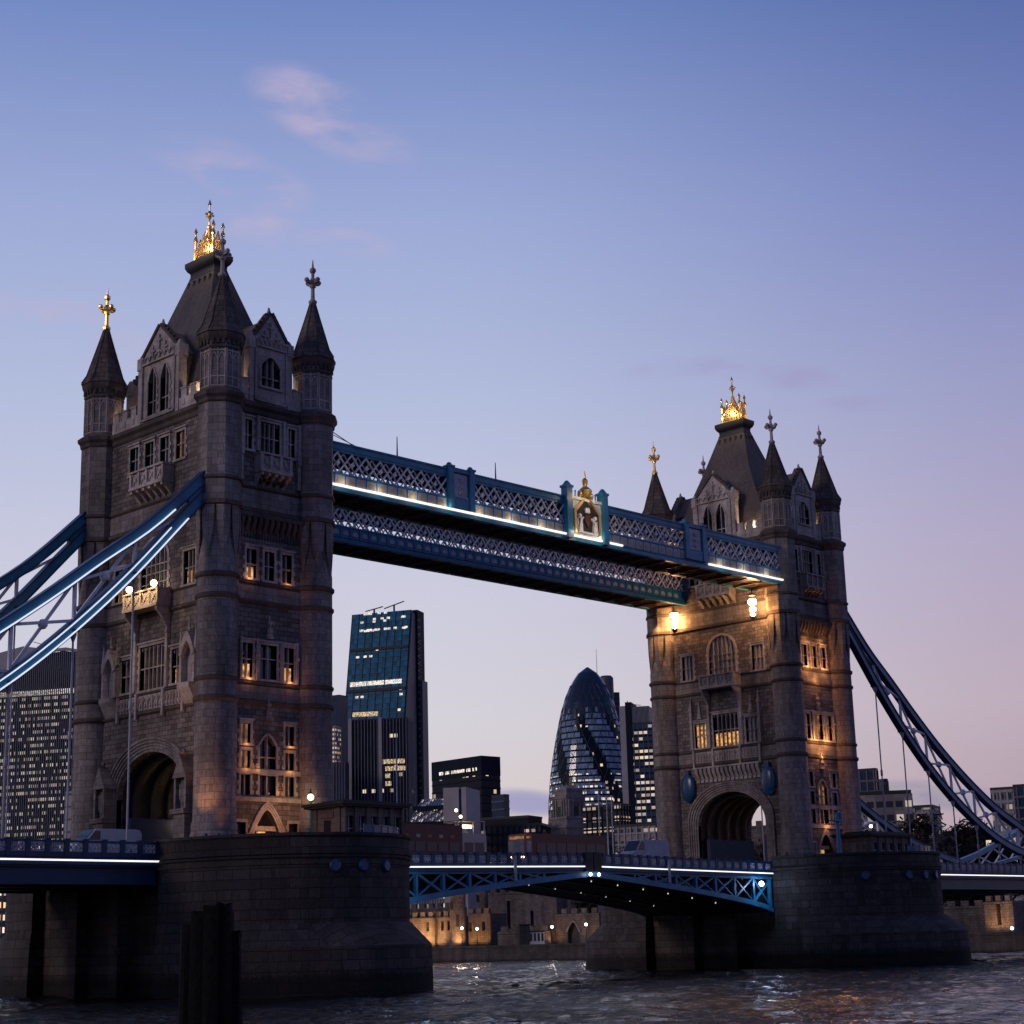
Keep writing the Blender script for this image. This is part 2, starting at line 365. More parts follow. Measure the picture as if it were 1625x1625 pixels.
def window(root, F, u, w, v0, v1, lights=2, trans=(.5,), rise=0, lit=0, sur=.2, hood=True, sill=True, pointed=False, heads=False, name='window'):
    a, b = u-w/2, u+w/2; mb = MB()
    if rise:
        A = arch(a, b, v1-rise, rise, 14, pointed); c = (a+b)/2
        O = [(c+(x-c)*(1+2*sur/w), y+sur*(.2+.8*max(0, (y-(v1-rise))/rise))) for x, y in A]
        mb.strip(F, A, O, -.45, .10); top = v1-rise
    else: top = v1
    mb.fb(F, a-sur, a, v0, top, -.45, .10); mb.fb(F, b, b+sur, v0, top, -.45, .10)
    # quoined jambs: alternate long and short stones
    k = 0; v = v0+.05
    while v < top-.3 and sur > .12:
        if k % 2 == 0:
            mb.fb(F, a-sur-.16, a-sur, v, v+.34, -.2, .085); mb.fb(F, b+sur, b+sur+.16, v, v+.34, -.2, .085)
        k += 1; v += .38
    if not rise:
        mb.fb(F, a-sur, b+sur, v1, v1+.26, -.45, .12)
        if hood: mb.fb(F, a-sur-.12, b+sur+.12, v1+.262, v1+.40, -.2, .24)
    if sill: mb.fb(F, a-sur-.1, b+sur+.1, v0-.2, v0-.002, -.45, .2)
    mw = .11 if lights > 1 else .08
    for i in range(1, lights):
        x = a+w*i/lights; vt = v1
        if rise:
            q = (x-(a+b)/2)/(w/2); vt = v1-rise+rise*((1-abs(q)**1.55) if pointed else math.sqrt(max(0, 1-q*q)))
        mb.fb(F, x-mw/2, x+mw/2, v0, vt, -.36, -.06)
    for tr in trans:
        vv = v0+(top-v0)*tr; x0 = a
        for i in range(lights):
            x1 = a+w*(i+1)/lights
            mb.fb(F, x0+(mw/2 if i else 0), x1-(mw/2 if i < lights-1 else 0), vv-.05, vv+.05, -.36, -.08); x0 = x1
    if heads:
        for i in range(lights):
            x0, x1 = a+w*i/lights+mw/2, a+w*(i+1)/lights-mw/2; lw = x1-x0
            A = arch(x0, x1, top-lw*.7, lw*.68, 8, True)
            for q in range(8):
                if q < 4: mb.fpoly(F, [A[q], A[q+1], (A[q+1][0], top), (A[q][0], top)], -.34, -.12)
                else: mb.fpoly(F, [A[q], A[q+1], (A[q+1][0], top), (A[q][0], top)], -.34, -.12)
    o = mb.build(name, PORT, root)
    g = MB(); g.fb(F, a-.02, b+.02, v0-.02, v1+.02, -.44, -.38); g.build('glass', {0: GLASS, 1: GLASS, 2: LITW, 3: PALEPANE, 4: LITD}[lit], o)
    if lit == 1:
        g = MB(); h = (v1-v0)*.42; g.fb(F, a+.04, b-.04, v0+.02, v0+h, -.375, -.35); g.build('lit_pane', LITW, o)
    return o

def turret(root, cx, cy, z0, lamps, gold):
    mb = MB()
    r1 = 1.78
    prof = [(2.0, z0), (2.0, 13.3), (1.92, 13.5), (1.92, 14.1), (r1, 14.5), (r1, 36.3), (1.5, 38.0), (1.5, 41.25)]
    mb.lathe(cx, cy, prof, 28)
    ph = math.pi/8
    R8 = 1.98
    # broaches: the round shaft turns into an octagon, the corners drop to points
    for k in range(8):
        a0, a, a1 = (ph+(k-.46)*math.pi/4), (ph+k*math.pi/4), (ph+(k+.46)*math.pi/4); ap = R8*math.cos(math.pi/8)
        P = lambda an, r, z: (cx+r*math.cos(an), cy+r*math.sin(an), z)
        top = [P(a0, ap+.01, 41.2), P(a, R8, 41.2), P(a1, ap+.01, 41.2), P(a, 1.2, 41.2)]
        mid = [P(a-.30, ap+.0, 39.0), P(a, R8-.02, 39.0), P(a+.30, ap+.0, 39.0), P(a, 1.2, 39.0)]
        low = [P(a-.02, 1.72, 36.4), P(a, 1.78, 36.2), P(a+.02, 1.72, 36.4), P(a, 1.4, 36.4)]
        mb.loft([low, mid, top])
    mb.lathe(cx, cy, [(R8, 41.2), (R8, 51.4)], 8, ph)
    mb.lathe(cx, cy, [(1.80, 51.4), (1.80, 56.0)], 8, ph)
    body = mb.build('turret', SMOO, root, ang=20)
    # blind tracery panels of the upper stage
    pb = MB()
    for k in range(8):
        am = ph+(k+.5)*math.pi/4; ap = 1.80*math.cos(math.pi/8); hw = 1.80*math.sin(math.pi/8)
        F = Fr((cx+ap*math.cos(am), cy+ap*math.sin(am), 0), (-math.sin(am), math.cos(am), 0), (math.cos(am), math.sin(am), 0))
        for u in (-hw+.02, -.05, hw-.12): pb.fb(F, u, u+.10, 51.7, 55.2, 0, .07)
        for v in (51.7, 52.55, 54.95): pb.fb(F, -hw+.12, -.05, v, v+.12, 0, .06); pb.fb(F, .05, hw-.12, v, v+.12, 0, .06)
        for s in (-1, 1):
            A = arch(s*hw*.5-.22, s*hw*.5+.22, 54.3, .45, 8, True); Bq = arch(s*hw*.5-.30, s*hw*.5+.30, 54.3, .60, 8, True); pb.strip(F, A, Bq, 0, .05)
    pb.build('tracery', PORT, body)
    # mouldings
    RG = []
    for z, h, pr, r, n in ((24.35, .42, .18, r1, 28), (26.1, .32, .14, r1, 28), (33.1, .38, .16, r1, 28), (34.9, .42, .2, r1, 28)):
        mm = MB(); RG.append(mm); mm.lathe(cx, cy, [(r-.1, z-.15), (r+pr*.5, z-.05), (r+pr, z+.08), (r+pr, z+h*.7), (r-.1, z+h+.1)], n)
    for z, h, pr in ((41.1, .5, .18), (43.4, .35, .14)): mm = MB(); RG.append(mm); mm.lathe(cx, cy, [(R8-.1, z-.1), (R8+pr, z+.06), (R8+pr, z+h*.75), (R8-.1, z+h+.05)], 8, ph)
    mm = MB(); RG.append(mm); mm.lathe(cx, cy, [(R8-.1, 50.15), (R8+.12, 50.35), (R8+.16, 50.65), (R8+.38, 50.9), (R8+.40, 51.2), (R8-.05, 51.55), (1.7, 51.56)], 8, ph)
    mm = MB(); RG.append(mm); mm.lathe(cx, cy, [(1.75, 55.15), (1.92, 55.3), (1.92, 55.45), (1.75, 55.55)], 8, ph)
    mm = MB(); mm.lathe(cx, cy, [(1.75, 55.85), (2.06, 56.15), (2.14, 56.5), (2.14, 56.7), (1.7, 56.73)], 8, ph)
    for k in range(8):
        am = ph+(k+.5)*math.pi/4; ap = 1.80*math.cos(math.pi/8)
        F = Fr((cx+ap*math.cos(am), cy+ap*math.sin(am), 0), (-math.sin(am), math.cos(am), 0), (math.cos(am), math.sin(am), 0))
        for u in (-.48, 0, .48): mm.fb(F, u-.1, u+.1, 55.62, 56.05, -.05, .20)
    mm.build('cornice', MOUL, body)
    for q in RG: q.build('moulding', MOUL, body)
    sp = MB(); sp.lathe(cx, cy, [(2.24, 56.72), (2.2, 56.86), (1.72, 57.7), (1.26, 59.2), (.72, 60.95), (.27, 62.5)], 8, ph)
    for k in range(8):
        a = ph+k*math.pi/4; zr = [(2.21, 56.9), (1.74, 57.7), (1.28, 59.2), (.74, 60.95), (.28, 62.5)]
        for i in range(4):
            (ra, za), (rb, zb) = zr[i], zr[i+1]
            sp.bar((cx+ra*math.cos(a), cy+ra*math.sin(a), za), (cx+rb*math.cos(a), cy+rb*math.sin(a), zb), .10, .08)
    sp.build('spire', SPIRE, body)
    fi = MB(); fi.lathe(cx, cy, [(.26, 62.4), (.40, 62.6), (.40, 62.75), (.20, 62.95), (.17, 64.0), (.30, 64.15), (.34, 64.6), (.26, 64.95), (.15, 65.1), (.15, 65.5), (.30, 65.7), (.30, 65.95), (.1, 66.15), (.03, 66.9)], 8)
    for k in range(4):
        a = k*math.pi/2; d = (math.cos(a), math.sin(a)); fi.bar((cx, cy, 64.55), (cx+.72*d[0], cy+.72*d[1], 64.62), .26, .3)
        fi.ball((cx+.72*d[0], cy+.72*d[1], 64.75), .24, 8, 5)
    fi.build('finial', GOLD if gold else PORT, body)
    return body

def balcony(root, F, u0, u1, v0, v1, proj, vb, nbr, matl=None, name='balcony'):
    """bracketed stone balcony with a pierced front"""
    mb = MB(); m = matl or PORT
    mb.fb(F, u0, u1, v0-.28, v0, 0, proj+.12); mb.fb(F, u0-.06, u1+.06, v1-.16, v1, proj-.28, proj+.1)
    mb.fb(F, u0-.06, u0+.26, v1-.16, v1, 0, proj-.281); mb.fb(F, u1-.26, u1+.06, v1-.16, v1, 0, proj-.281)
    n = max(3, round((u1-u0)/1.3))
    for i in range(n+1):
        u = u0+.14+(u1-u0-.28)*i/n; mb.fb(F, u-.14, u+.14, v0, v1-.16, proj-.24, proj+.04)
    for u in (u0+.1, u1-.1): mb.fb(F, u-.09, u+.09, v0, v1-.16, .01, proj-.241)
    for i in range(n):
        a = u0+.28+(u1-u0-.28)*i/n; b = u0+(u1-u0-.28)*(i+1)/n; vm = (v0+v1-.16)/2
        mb.fb(F, a, b, v0, v1-.16, proj-.20, proj-.16)
        mb.bar(F.p(a, v0+.05, proj-.12), F.p(b, v1-.22, proj-.12), .1, .08); mb.bar(F.p(a, v1-.22, proj-.10), F.p(b, v0+.05, proj-.10), .1, .08)
        c = (a+b)/2; q = min(b-a, v1-v0)*.2; mb.fpoly(F, [(c-q, vm), (c, vm-q), (c+q, vm), (c, vm+q)], proj-.15, proj-.02)
    o = mb.build(name, m, root)
    for i in range(nbr):
        u = u0+.25+(u1-u0-.5)*i/max(1, nbr-1); h = v0-.28-vb
        b = MB(); b.side(F, [(0, v0-.285), (proj, v0-.285), (proj, v0-.55), (proj*.72, v0-.28-h*.32), (proj*.62, v0-.28-h*.38), (proj*.32, v0-.28-h*.7), (0, vb)], u-.16, u+.16); b.build('bracket', m, o)
    return o

def arcrows(a, b, n): return [a+(b-a)*(i+.5)/n for i in range(n)]

def tower(tx, first, label):
    root = thing('bridge_tower', label, 'tower', (tx, 0, 11.5), 'twin gothic towers of the bridge')
    FA = Fr((tx-5.3, 0, 0), (0, -1, 0), (-1, 0, 0)); FB = Fr((tx+5.3, 0, 0), (0, 1, 0), (1, 0, 0))
    FR = Fr((tx, -9.7, 0), (1, 0, 0), (0, -1, 0)); FN = Fr((tx, 9.7, 0), (-1, 0, 0), (0, 1, 0))
    lit = (lambda a, b: a) if first else (lambda a, b: b)
    # ---- windows: (u, w, v0, v1, kwargs)
    WA = [(u, 1.35, 46.8, 49.35, dict(lights=2, trans=(.55,), lit=4 if u in (3.65,) and first else 0)) for u in (-3.65, -1.2, 1.2, 3.65)]
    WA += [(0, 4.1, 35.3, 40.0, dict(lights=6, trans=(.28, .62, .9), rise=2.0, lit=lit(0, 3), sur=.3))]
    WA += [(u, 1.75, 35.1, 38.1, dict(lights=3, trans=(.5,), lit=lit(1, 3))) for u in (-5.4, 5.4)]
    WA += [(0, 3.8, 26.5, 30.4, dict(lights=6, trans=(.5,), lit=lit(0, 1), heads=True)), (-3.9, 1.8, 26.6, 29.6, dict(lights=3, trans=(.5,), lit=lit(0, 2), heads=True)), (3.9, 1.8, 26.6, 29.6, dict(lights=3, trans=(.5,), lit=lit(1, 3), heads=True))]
    WR = [(0, 2.1, 46.9, 49.7, dict(lights=4, trans=(.5,), heads=True, lit=lit(0, 0))), (-2.4, .75, 46.9, 49.6, dict(lights=2, trans=(.5,))), (2.4, .75, 46.9, 49.6, dict(lights=2, trans=(.5,)))]
    WR += [(u, 1.1, 35.3, 37.9, dict(lights=2, trans=(.5,), lit=l)) for u, l in ((-1.95, lit(1, 4)), (.0, lit(0, 4)), (1.95, lit(0, 0)))]
    WR += [(-2.25, 1.1, 26.6, 29.6, dict(lights=2, trans=(.55,), lit=lit(1, 4))), (0, 1.8, 26.6, 29.6, dict(lights=2, trans=(.6,), lit=lit(0, 4))), (2.25, 1.1, 26.6, 29.6, dict(lights=2, trans=(.55,), lit=lit(1, 4)))]
    WR += [(u, 1.0, 21.0, 22.7, dict(lights=2, trans=(), lit=l)) for u, l in ((-2.35, lit(4, 0)), (2.35, lit(0, 4)))]
    WR += [(u, 1.0, 18.95, 20.4, dict(lights=2, trans=(), hood=False, sill=False, lit=l)) for u, l in ((-2.35, lit(4, 0)), (2.35, 0))]
    WR += [(u, 1.0, 16.7, 18.35, dict(lights=2, trans=(), hood=False, sill=False, lit=0)) for u in (-2.35, 2.35)]
    WR += [(0, 1.75, 18.95, 21.8, dict(lights=2, trans=(.5,), rise=.9, pointed=True, sill=False, lit=lit(0, 4))), (0, 1.75, 16.7, 18.35, dict(lights=2, trans=(), hood=False, sill=False))]
    WR += [(u, .95, 13.1, 14.4, dict(lights=1, trans=(), hood=False, lit=0)) for u in (-2.75, 2.75)]
    HA = [(u-w/2, u+w/2, a, b, k.get('rise', 0)) for u, w, a, b, k in WA]+[(-5.05, 5.05, 11.5, 21.0, 3.8)]
    HR = [(u-w/2, u+w/2, a, b, k.get('rise', 0)) + (('p',) if k.get('pointed') else ()) for u, w, a, b, k in WR]+[(-1.45, 1.45, 11.5, 15.5, 2.2, 'p')]
    mb = MB(); wall(mb, FA, -7.9, 7.9, 11.5, 51.0, HA); wall(mb, FR, -3.75, 3.75, 11.5, 51.0, HR)
    wall(mb, FB, -7.9, 7.9, 11.5, 51.0, [(-5.05, 5.05, 11.5, 21.0, 3.8)]); wall(mb, FN, -3.75, 3.75, 11.5, 51.0, [])
    body = mb.build('wall', GRAN, root)
    mb = MB(); mb.box(tx-4.6, tx+4.6, -9.0, 9.0, 50.2, 51.0); mb.build('roof_terrace', LEAD, root)
    for F, ws in ((FA, WA), (FR, WR)):
        for u, w, a, b, k in ws: window(root, F, u, w, a, b, **k)
    # ---- turrets
    for sx, sy in ((-1, -1), (1, -1), (-1, 1), (1, 1)): turret(root, tx+5.18*sx, 9.33*sy, 11.5, [], sx < 0 and sy > 0)
    # ---- string courses and plain bands between the turrets
    for F, h in ((FA, 7.75), (FR, 3.6), (FB, 7.75), (FN, 3.6)):
        for z, t, pr in ((24.35, .40, .22), (26.1, .30, .16), (33.1, .36, .2), (34.82, .26, .16), (41.15, .5, .28), (43.4, .32, .2)):
            mb = MB(); mb.side(F, [(-.05, z-.12), (pr*.6, z), (pr, z+.1), (pr, z+t*.7), (-.05, z+t)], -h, h); mb.build('string_course', MOUL, root)
        mb = MB(); mb.side(F, [(-.05, 50.1), (.15, 50.3), (.2, 50.65), (.46, 50.9), (.48, 51.2), (-.05, 51.5)], -h, h); mb.build('cornice', MOUL, root)
    for F, h in ((FA, 7.75), (FR, 3.6)):
        for z0, z1 in ((24.76, 25.97), (33.47, 34.7), (41.66, 43.27)): mb = MB(); mb.fb(F, -h, h, z0, z1, -.3, .045); mb.build('plain_band', SMOO, root)
    # ---- corbel tables
    mb = MB()
    for u in arcrows(-3.5, 3.5, 11): mb.side(FR, [(0, 40.7), (.55, 40.7), (.55, 40.3), (.3, 39.75), (0, 39.4)], u-.17, u+.17)
    mb.fb(FR, -3.6, 3.6, 40.702, 41.1, 0, .6)
    for i, u in enumerate(arcrows(-3.5, 3.5, 22)): mb.fb(FR, u-.05, u+.05, 38.9, 39.35, 0, .16)
    mb.build('corbel_table', MOUL, root)
    if not first:
        mb = MB()
        for u in arcrows(-4.9, 4.9, 15): mb.side(FA, [(0, 24.0), (.5, 24.0), (.5, 23.6), (.25, 23.1), (0, 22.7)], u-.2, u+.2)
        mb.fb(FA, -5.0, 5.0, 24.002, 24.2, 0, .56)
        for u in arcrows(-4.9, 4.9, 15): mb.fb(FA, u-.22, u+.22, 22.35, 22.65, 0, .14)
        mb.build('corbel_table', PORT, root)
    # ---- carved panel band under the triple window
    mb = MB()
    mb.fb(FA, -5.1, 5.1, 24.72, 26.05, .046, .12)
    for u0, u1, n in ((-4.9, -2.2, 6), (-1.9, 1.9, 5), (2.2, 4.9, 6)):
        for i in range(n+1):
            u = u0+(u1-u0)*i/n; mb.fb(FA, u-.06, u+.06, 24.85, 25.92, .12, .24)
        for i in range(n):
            a, b = u0+(u1-u0)*i/n, u0+(u1-u0)*(i+1)/n; c = (a+b)/2
            A = arch(a+.06, b-.06, 25.3, .5, 8, True); Bq = arch(a+.0, b-.0, 25.35, .6, 8, True); mb.strip(FA, A, Bq, .12, .2)
            mb.fpoly(FA, [(c-.13, 25.1), (c, 24.93), (c+.13, 25.1), (c, 25.3)], .12, .22)
    for s in (-1, 1):
        for u in (2.05, 5.0): mb.fb(FA, s*u-.13, s*u+.13, 24.0, 26.3, .121, .36)
    mb.build('carved_panel', PORT, root)
    # ---- jamb shafts, pinnacles and niches around the triple window
    for u in ((-2.45, 2.45, -5.15, 5.15) if not first else (-2.45, 2.45)):
        mb = MB(); mb.fb(FA, u-.16, u+.16, 26.4, 31.2, 0, .34); mb.loft([[FA.p(u+dx, 31.2, w) for dx, w in ((-.22, 0), (.22, 0), (.22, .4), (-.22, .4))], [FA.p(u+dx, 32.9, w) for dx, w in ((-.02, .1), (.02, .1), (.02, .16), (-.02, .16))]])
        mb.ball(FA.p(u, 32.4, .16), .16, 6, 4); mb.build('pinnacle', PORT, root)
    if not first:
        for u in (-3.9, 3.9):
            mb = MB(); mb.loft([[FA.p(u+dx, 30.1, w) for dx, w in ((-.3, 0), (.3, 0), (.3, .3), (-.3, .3))], [FA.p(u+dx, 32.4, w) for dx, w in ((-.02, .05), (.02, .05), (.02, .1), (-.02, .1))]]); mb.ball(FA.p(u, 31.6, .14), .2, 6, 4); mb.build('pinnacle', PORT, root)
    else:
        for u in (-6.05, 6.05):
            mb = MB()
            for s in (-1, 1): mb.fb(FA, u+s*.95-.16, u+s*.95+.16, 26.3, 29.2, 0, .62)
            mb.fb(FA, u-.79, u+.79, 26.3, 29.4, 0, .05)
            A = arch(u-.79, u+.79, 28.6, 1.35, 10, True); Bq = arch(u-1.15, u+1.15, 28.8, 2.0, 10, True); mb.strip(FA, A, Bq, .0, .72)
            for s in (-1, 1): mb.loft([[FA.p(u+s*1.1+dx, 29.2, w) for dx, w in ((-.16, .3), (.16, .3), (.16, .6), (-.16, .6))], [FA.p(u+s*1.1+dx, 31.2, w) for dx, w in ((-.02, .44), (.02, .44), (.02, .48), (-.02, .48))]])
            mb.ball(FA.p(u, 30.95, .35), .22, 6, 4); mb.loft([[FA.p(u+dx, 30.8, w) for dx, w in ((-.1, .3), (.1, .3), (.1, .5), (-.1, .5))], [FA.p(u+dx, 32.0, w) for dx, w in ((-.02, .38), (.02, .38), (.02, .42), (-.02, .42))]])
            n = mb.build('niche', PORT, root)
            mb = MB(); q = [(0, 26.3), (1.0, 26.3), (1.0, 25.9), (.75, 25.5), (.45, 24.9), (.15, 24.5), (0, 24.4)]; mb.side(FA, q, u-.85, u+.85); mb.build('corbel', PORT, n)
    # ---- drip-crested heads over the river windows
    mb = MB()
    for v in (30.15, 23.1):
        mb.loft([[FR.p(dx, v, w) for dx, w in ((-.34, 0), (.34, 0), (.34, .35), (-.34, .35))], [FR.p(dx, v+.9, w) for dx, w in ((-.12, .05), (.12, .05), (.12, .2), (-.12, .2))], [FR.p(dx, v+2.1, w) for dx, w in ((-.02, .1), (.02, .1), (.02, .14), (-.02, .14))]])
        mb.ball(FR.p(0, v+1.3, .16), .24, 6, 4); mb.ball(FR.p(0, v+.7, .2), .3, 6, 4)
    for u in (-3.05, -1.3, 1.3, 3.05): mb.fb(FR, u-.1, u+.1, 26.4, 30.1, .08, .26); mb.ball(FR.p(u, 28.6, .28), .2, 6, 4)
    mb.build('hood_pinnacle', PORT, root)
    mb = MB()
    mb.fb(FR, -3.6, 3.6, 18.45, 18.86, .0, .18); mb.fb(FR, -3.6, 3.6, 16.15, 16.52, .0, .2); mb.build('stone_band', PORT, root)
    # ---- river doorway
    mb = MB()
    for k in range(3):
        A = arch(-1.45+.0-k*.22, 1.45+k*.22, 13.3, 2.2+k*.24, 14, True); Bq = arch(-1.64-k*.22, 1.64+k*.22, 13.3, 2.42+k*.24, 14, True); mb.strip(FR, A, Bq, -.4+.13*k, .06+.04*k)
        for s in (-1, 1): mb.fb(FR, *(sorted((s*(1.45+k*.22), s*(1.64+k*.22)))), 11.5, 13.3, -.4+.13*k, .06+.04*k)
    d = mb.build('doorway', PORT, root)
    mb = MB(); mb.fb(FR, -1.5, 1.5, 11.5, 15.55, -.55, -.5); mb.build('glass', GLASS, d)
    mb = MB(); mb.fb(FR, -1.4, 1.4, 13.75, 14.15, -.49, -.3); mb.build('transom', PORT, d)
    mb = MB(); mb.fb(FR, -.75, .15, 13.15, 13.7, -.48, -.44); mb.build('lit_pane', LITW, d)
    # ---- portal: receding arch rings and the vault behind with its ribs
    mb = MB()
    for k in range(5):
        h = 5.05+k*.29; A = arch(-h, h, 17.2+k*.09, 3.8+k*.17, 24); Bq = arch(-h-.22, h+.22, 17.2+k*.09, 3.8+k*.17+.22, 24)
        mb.strip(FA, A, Bq, -.5+k*.12 if k < 4 else 0, .02+.07*k)
        for s in (-1, 1): mb.fb(FA, *(sorted((s*h, s*(h+.22)))), 11.5, 17.2+k*.09, -.5+k*.12 if k < 4 else 0, .02+.07*k)
    mb.build('portal_arch', SMOO, root)
    FV = Fr((tx, 0, 0), (0, -1, 0), (-1, 0, 0))
    mb = MB(); A = [(-5.05, 11.5)]+arch(-5.05, 5.05, 17.2, 3.8, 24)+[(5.05, 11.5)]; Bq = [(-5.4, 11.5)]+arch(-5.4, 5.4, 17.2, 4.15, 24)+[(5.4, 11.5)]
    mb.strip(FV, A, Bq, -4.65, 4.65); v = mb.build('vault', IRON, root)  # dimness inside the arch is put into the dark vault colour
    for w in (-3.6, -1.8, 0, 1.8, 3.6):
        mb = MB(); mb.strip(FV, [(-4.6, 11.5)]+arch(-4.6, 4.6, 17.1, 3.4, 20)+[(4.6, 11.5)], [(-5.0, 11.5)]+arch(-5.0, 5.0, 17.15, 3.75, 20)+[(5.0, 11.5)], w-.2, w+.2); mb.build('rib', DIM if first else MOUL, v)  # left ribs darker: the shade in that arch is painted into their stone
    for s in (-1, 1): mb = MB(); mb.fb(FV, *(sorted((s*4.58, s*4.1))), 11.5, 15.6, -4.4, 4.4); mb.build('blue_hoarding', HOARD, v)
    for s, w in ((1, 1.0), (-1, -1.0)) if first else ((1, 2.4), (1, -.6)):
        l = MB(); c = FV.p(s*3.85 if not first else s*3.7, 14.6 if not first else 15.2, w); l.lathe(c[0], c[1], [(.10, c[2]-.4), (.2, c[2]-.3), (.2, c[2]+.25), (.05, c[2]+.45)], 8); o = l.build('lantern', BULB, v)
        lamp('POINT', (c[0]-.2, c[1]+.3*s, c[2]), 45, (1, .55, .25), o, .3)
    if first:
        for s in (-1, 1):
            mb = MB(); u = s*6.15
            mb.fb(FA, u-.95, u+.95, 11.5, 12.6, 0, 1.5); mb.fb(FA, u-.8, u+.8, 12.6, 15.2, 0, 1.2); mb.fb(FA, u-1.0, u+1.0, 15.2, 15.6, 0, 1.45)
            for q in (-1, 1): mb.fb(FA, u+q*.72-.14, u+q*.72+.14, 15.6, 18.2, 0, 1.15)
            mb.fb(FA, u-.58, u+.58, 15.6, 18.2, 0, .7)
            mb.fpoly(FA, [(u-1.0, 18.2), (u+1.0, 18.2), (u, 20.2)], 0, 1.25); mb.ball(FA.p(u, 20.4, .8), .25, 6, 4)
            mb.fpoly(FA, [(u-.45, 17.7), (u-.45, 16.5), (u, 15.9), (u+.45, 16.5), (u+.45, 17.7)], .7, .9)
            mb.build('portal_pedestal', SMOO, root)
    else:
        for s in (-1, 1):
            u = s*6.05; mb = MB(); z = 21.9
            mb.loft([[FA.p(u+a*1.02*k, z+dz, .35+b*.35*k) for a, b in [(math.cos(t*math.pi/8), math.sin(t*math.pi/8)) for t in range(16)]] for dz, k in ((-1.75, .35), (-1.45, .68), (-.8, .95), (0, 1.02), (.8, .94), (1.2, .72), (1.5, .42))])
            mb.fb(FA, u-.25, u+.25, z+1.4, z+2.1, .1, .5)
            mb.build('shield_cover', DBLU, root)
    # ---- balconies
    balcony(root, FA, -2.65, 2.65, 45.05, 46.55, 1.15, 43.7, 6)
    gb = balcony(root, FA, -2.7, 2.7, 33.75, 35.15, 1.45, 31.2, 2)
    balcony(root, FR, -1.75, 1.75, 45.1, 46.6, 1.0, 43.8, 5)
    mb = MB()
    for u in arcrows(-1.5, 1.5, 6): mb.ball(FR.p(u, 44.25, .4), .22, 8, 5)
    mb.build('carved_boss', RUST if True else PORT, root)
    for u in (-3.2, 3.2): mb = MB(); mb.fb(FR, u-.2, u+.2, 46.3, 47.499, 0, .35); mb.fb(FR, u-.16, u+.16, 44.0, 46.3, 0, .22); mb.fb(FR, u-.14, u+.14, 47.5, 50.1, 0, .3); mb.build('window_shaft', PORT, root)
    for u in (-1.45, 1.45): mb = MB(); mb.fb(FR, u-.14, u+.14, 46.9, 50.1, 0, .3); mb.build('window_shaft', PORT, root)
    if first:
        for u in (-1.9, 1.9):
            p = FA.p(u, 35.55, 1.35); l = MB(); l.lathe(p[0], p[1], [(.05, 35.15), (.06, 35.4)], 6); o = l.build('lamp_post', IRON, gb); b = MB(); b.ball(p, .30); b.build('globe', BULB, o)
        for u in (-1.9, 0, 1.9):
            q = FA.p(u, 35.5, 2.5); lamp('SPOT', q, 260, (1, .66, .30), gb, .2, FA.p(u, 34.3, 1.45), 105)
    # ---- gables (dormers)
    def gable(F, hw, eave, apex, wins, back):
        mb = MB(); wall(mb, F, -hw, hw, 51.25, eave, [(u-w/2, u+w/2, a, b, k.get('rise', 0), 'p') for u, w, a, b, k in wins], .7)
        mb.fpoly(F, [(-hw, eave), (hw, eave), (.25, apex), (-.25, apex)], -.7, 0)
        cp = MB()
        for s in (-1, 1):
            mb.fb(F, *sorted((s*hw, s*(hw+.5))), 51.25, eave-.9, -.75, .12); mb.fb(F, *sorted((s*(hw-.15), s*(hw+.62))), eave-.9, eave+.25, -.8, .2)
            mb.loft([[F.p(s*(hw+.22)+dx, eave+.25, w) for dx, w in ((-.3, -.55), (.3, -.55), (.3, .1), (-.3, .1))], [F.p(s*(hw+.22)+dx, eave+.7, w) for dx, w in ((-.12, -.3), (.12, -.3), (.12, -.1), (-.12, -.1))]])
            # coping
            n = 6
            for i in range(n):
                a, b = i/n, (i+1)/n
                cp.bar(F.p(s*(hw*(1-a)+.1), eave+.2+(apex-eave)*a, -.33), F.p(s*(hw*(1-b)+.1), eave+.2+(apex-eave)*b, -.33), .95, .28)
                if 0 < i: cp.ball(F.p(s*(hw*(1-a)+.16), eave+.42+(apex-eave)*a, -.1), .17, 6, 4)
        mb.loft([[F.p(dx, apex, w) for dx, w in ((-.2, -.5), (.2, -.5), (.2, -.1), (-.2, -.1))], [F.p(dx, apex+.8, w) for dx, w in ((-.06, -.34), (.06, -.34), (.06, -.26), (-.06, -.26))]])
        # tracery on the gable face
        for u in (-hw+.16, hw-.16): mb.fb(F, u-.09, u+.09, 51.6, eave-.1, 0, .2); mb.ball(F.p(u, eave+.1, .12), .2, 6, 4)
        mb.fb(F, -hw+.26, hw-.26, eave-.62, eave-.46, .0, .22); mb.fb(F, -hw+.26, hw-.26, 51.55, 51.75, 0, .18)
        for k in range(6):
            a0 = -hw+.35+(2*hw-.7)*k/6; a1 = a0+(2*hw-.7)/6; Aq = arch(a0+.06, a1-.06, eave-.35, .5, 8, True); Bq = arch(a0, a1, eave-.35, .62, 8, True); mb.strip(F, Aq, Bq, 0, .16)
        for u in (-.0,): mb.fb(F, u-.09, u+.09, eave-.5, apex-1.0, 0, .14)
        for u, v in ((0, apex-1.3), (-hw*.36, eave+.5), (hw*.36, eave+.5), (0, eave+.3)):
            mb.fb(F, u-.07, u+.07, v-.55, v+.55, .0, .17); mb.fb(F, u-.34, u-.071, v-.08, v+.08, 0, .16); mb.fb(F, u+.071, u+.34, v-.08, v+.08, 0, .16)
        g = mb.build('gable', PORT, root); cp.build('coping', MOUL, g)
        for u, w, a, b, k in wins: window(g, F, u, w, a, b, **k)
        rb = MB()
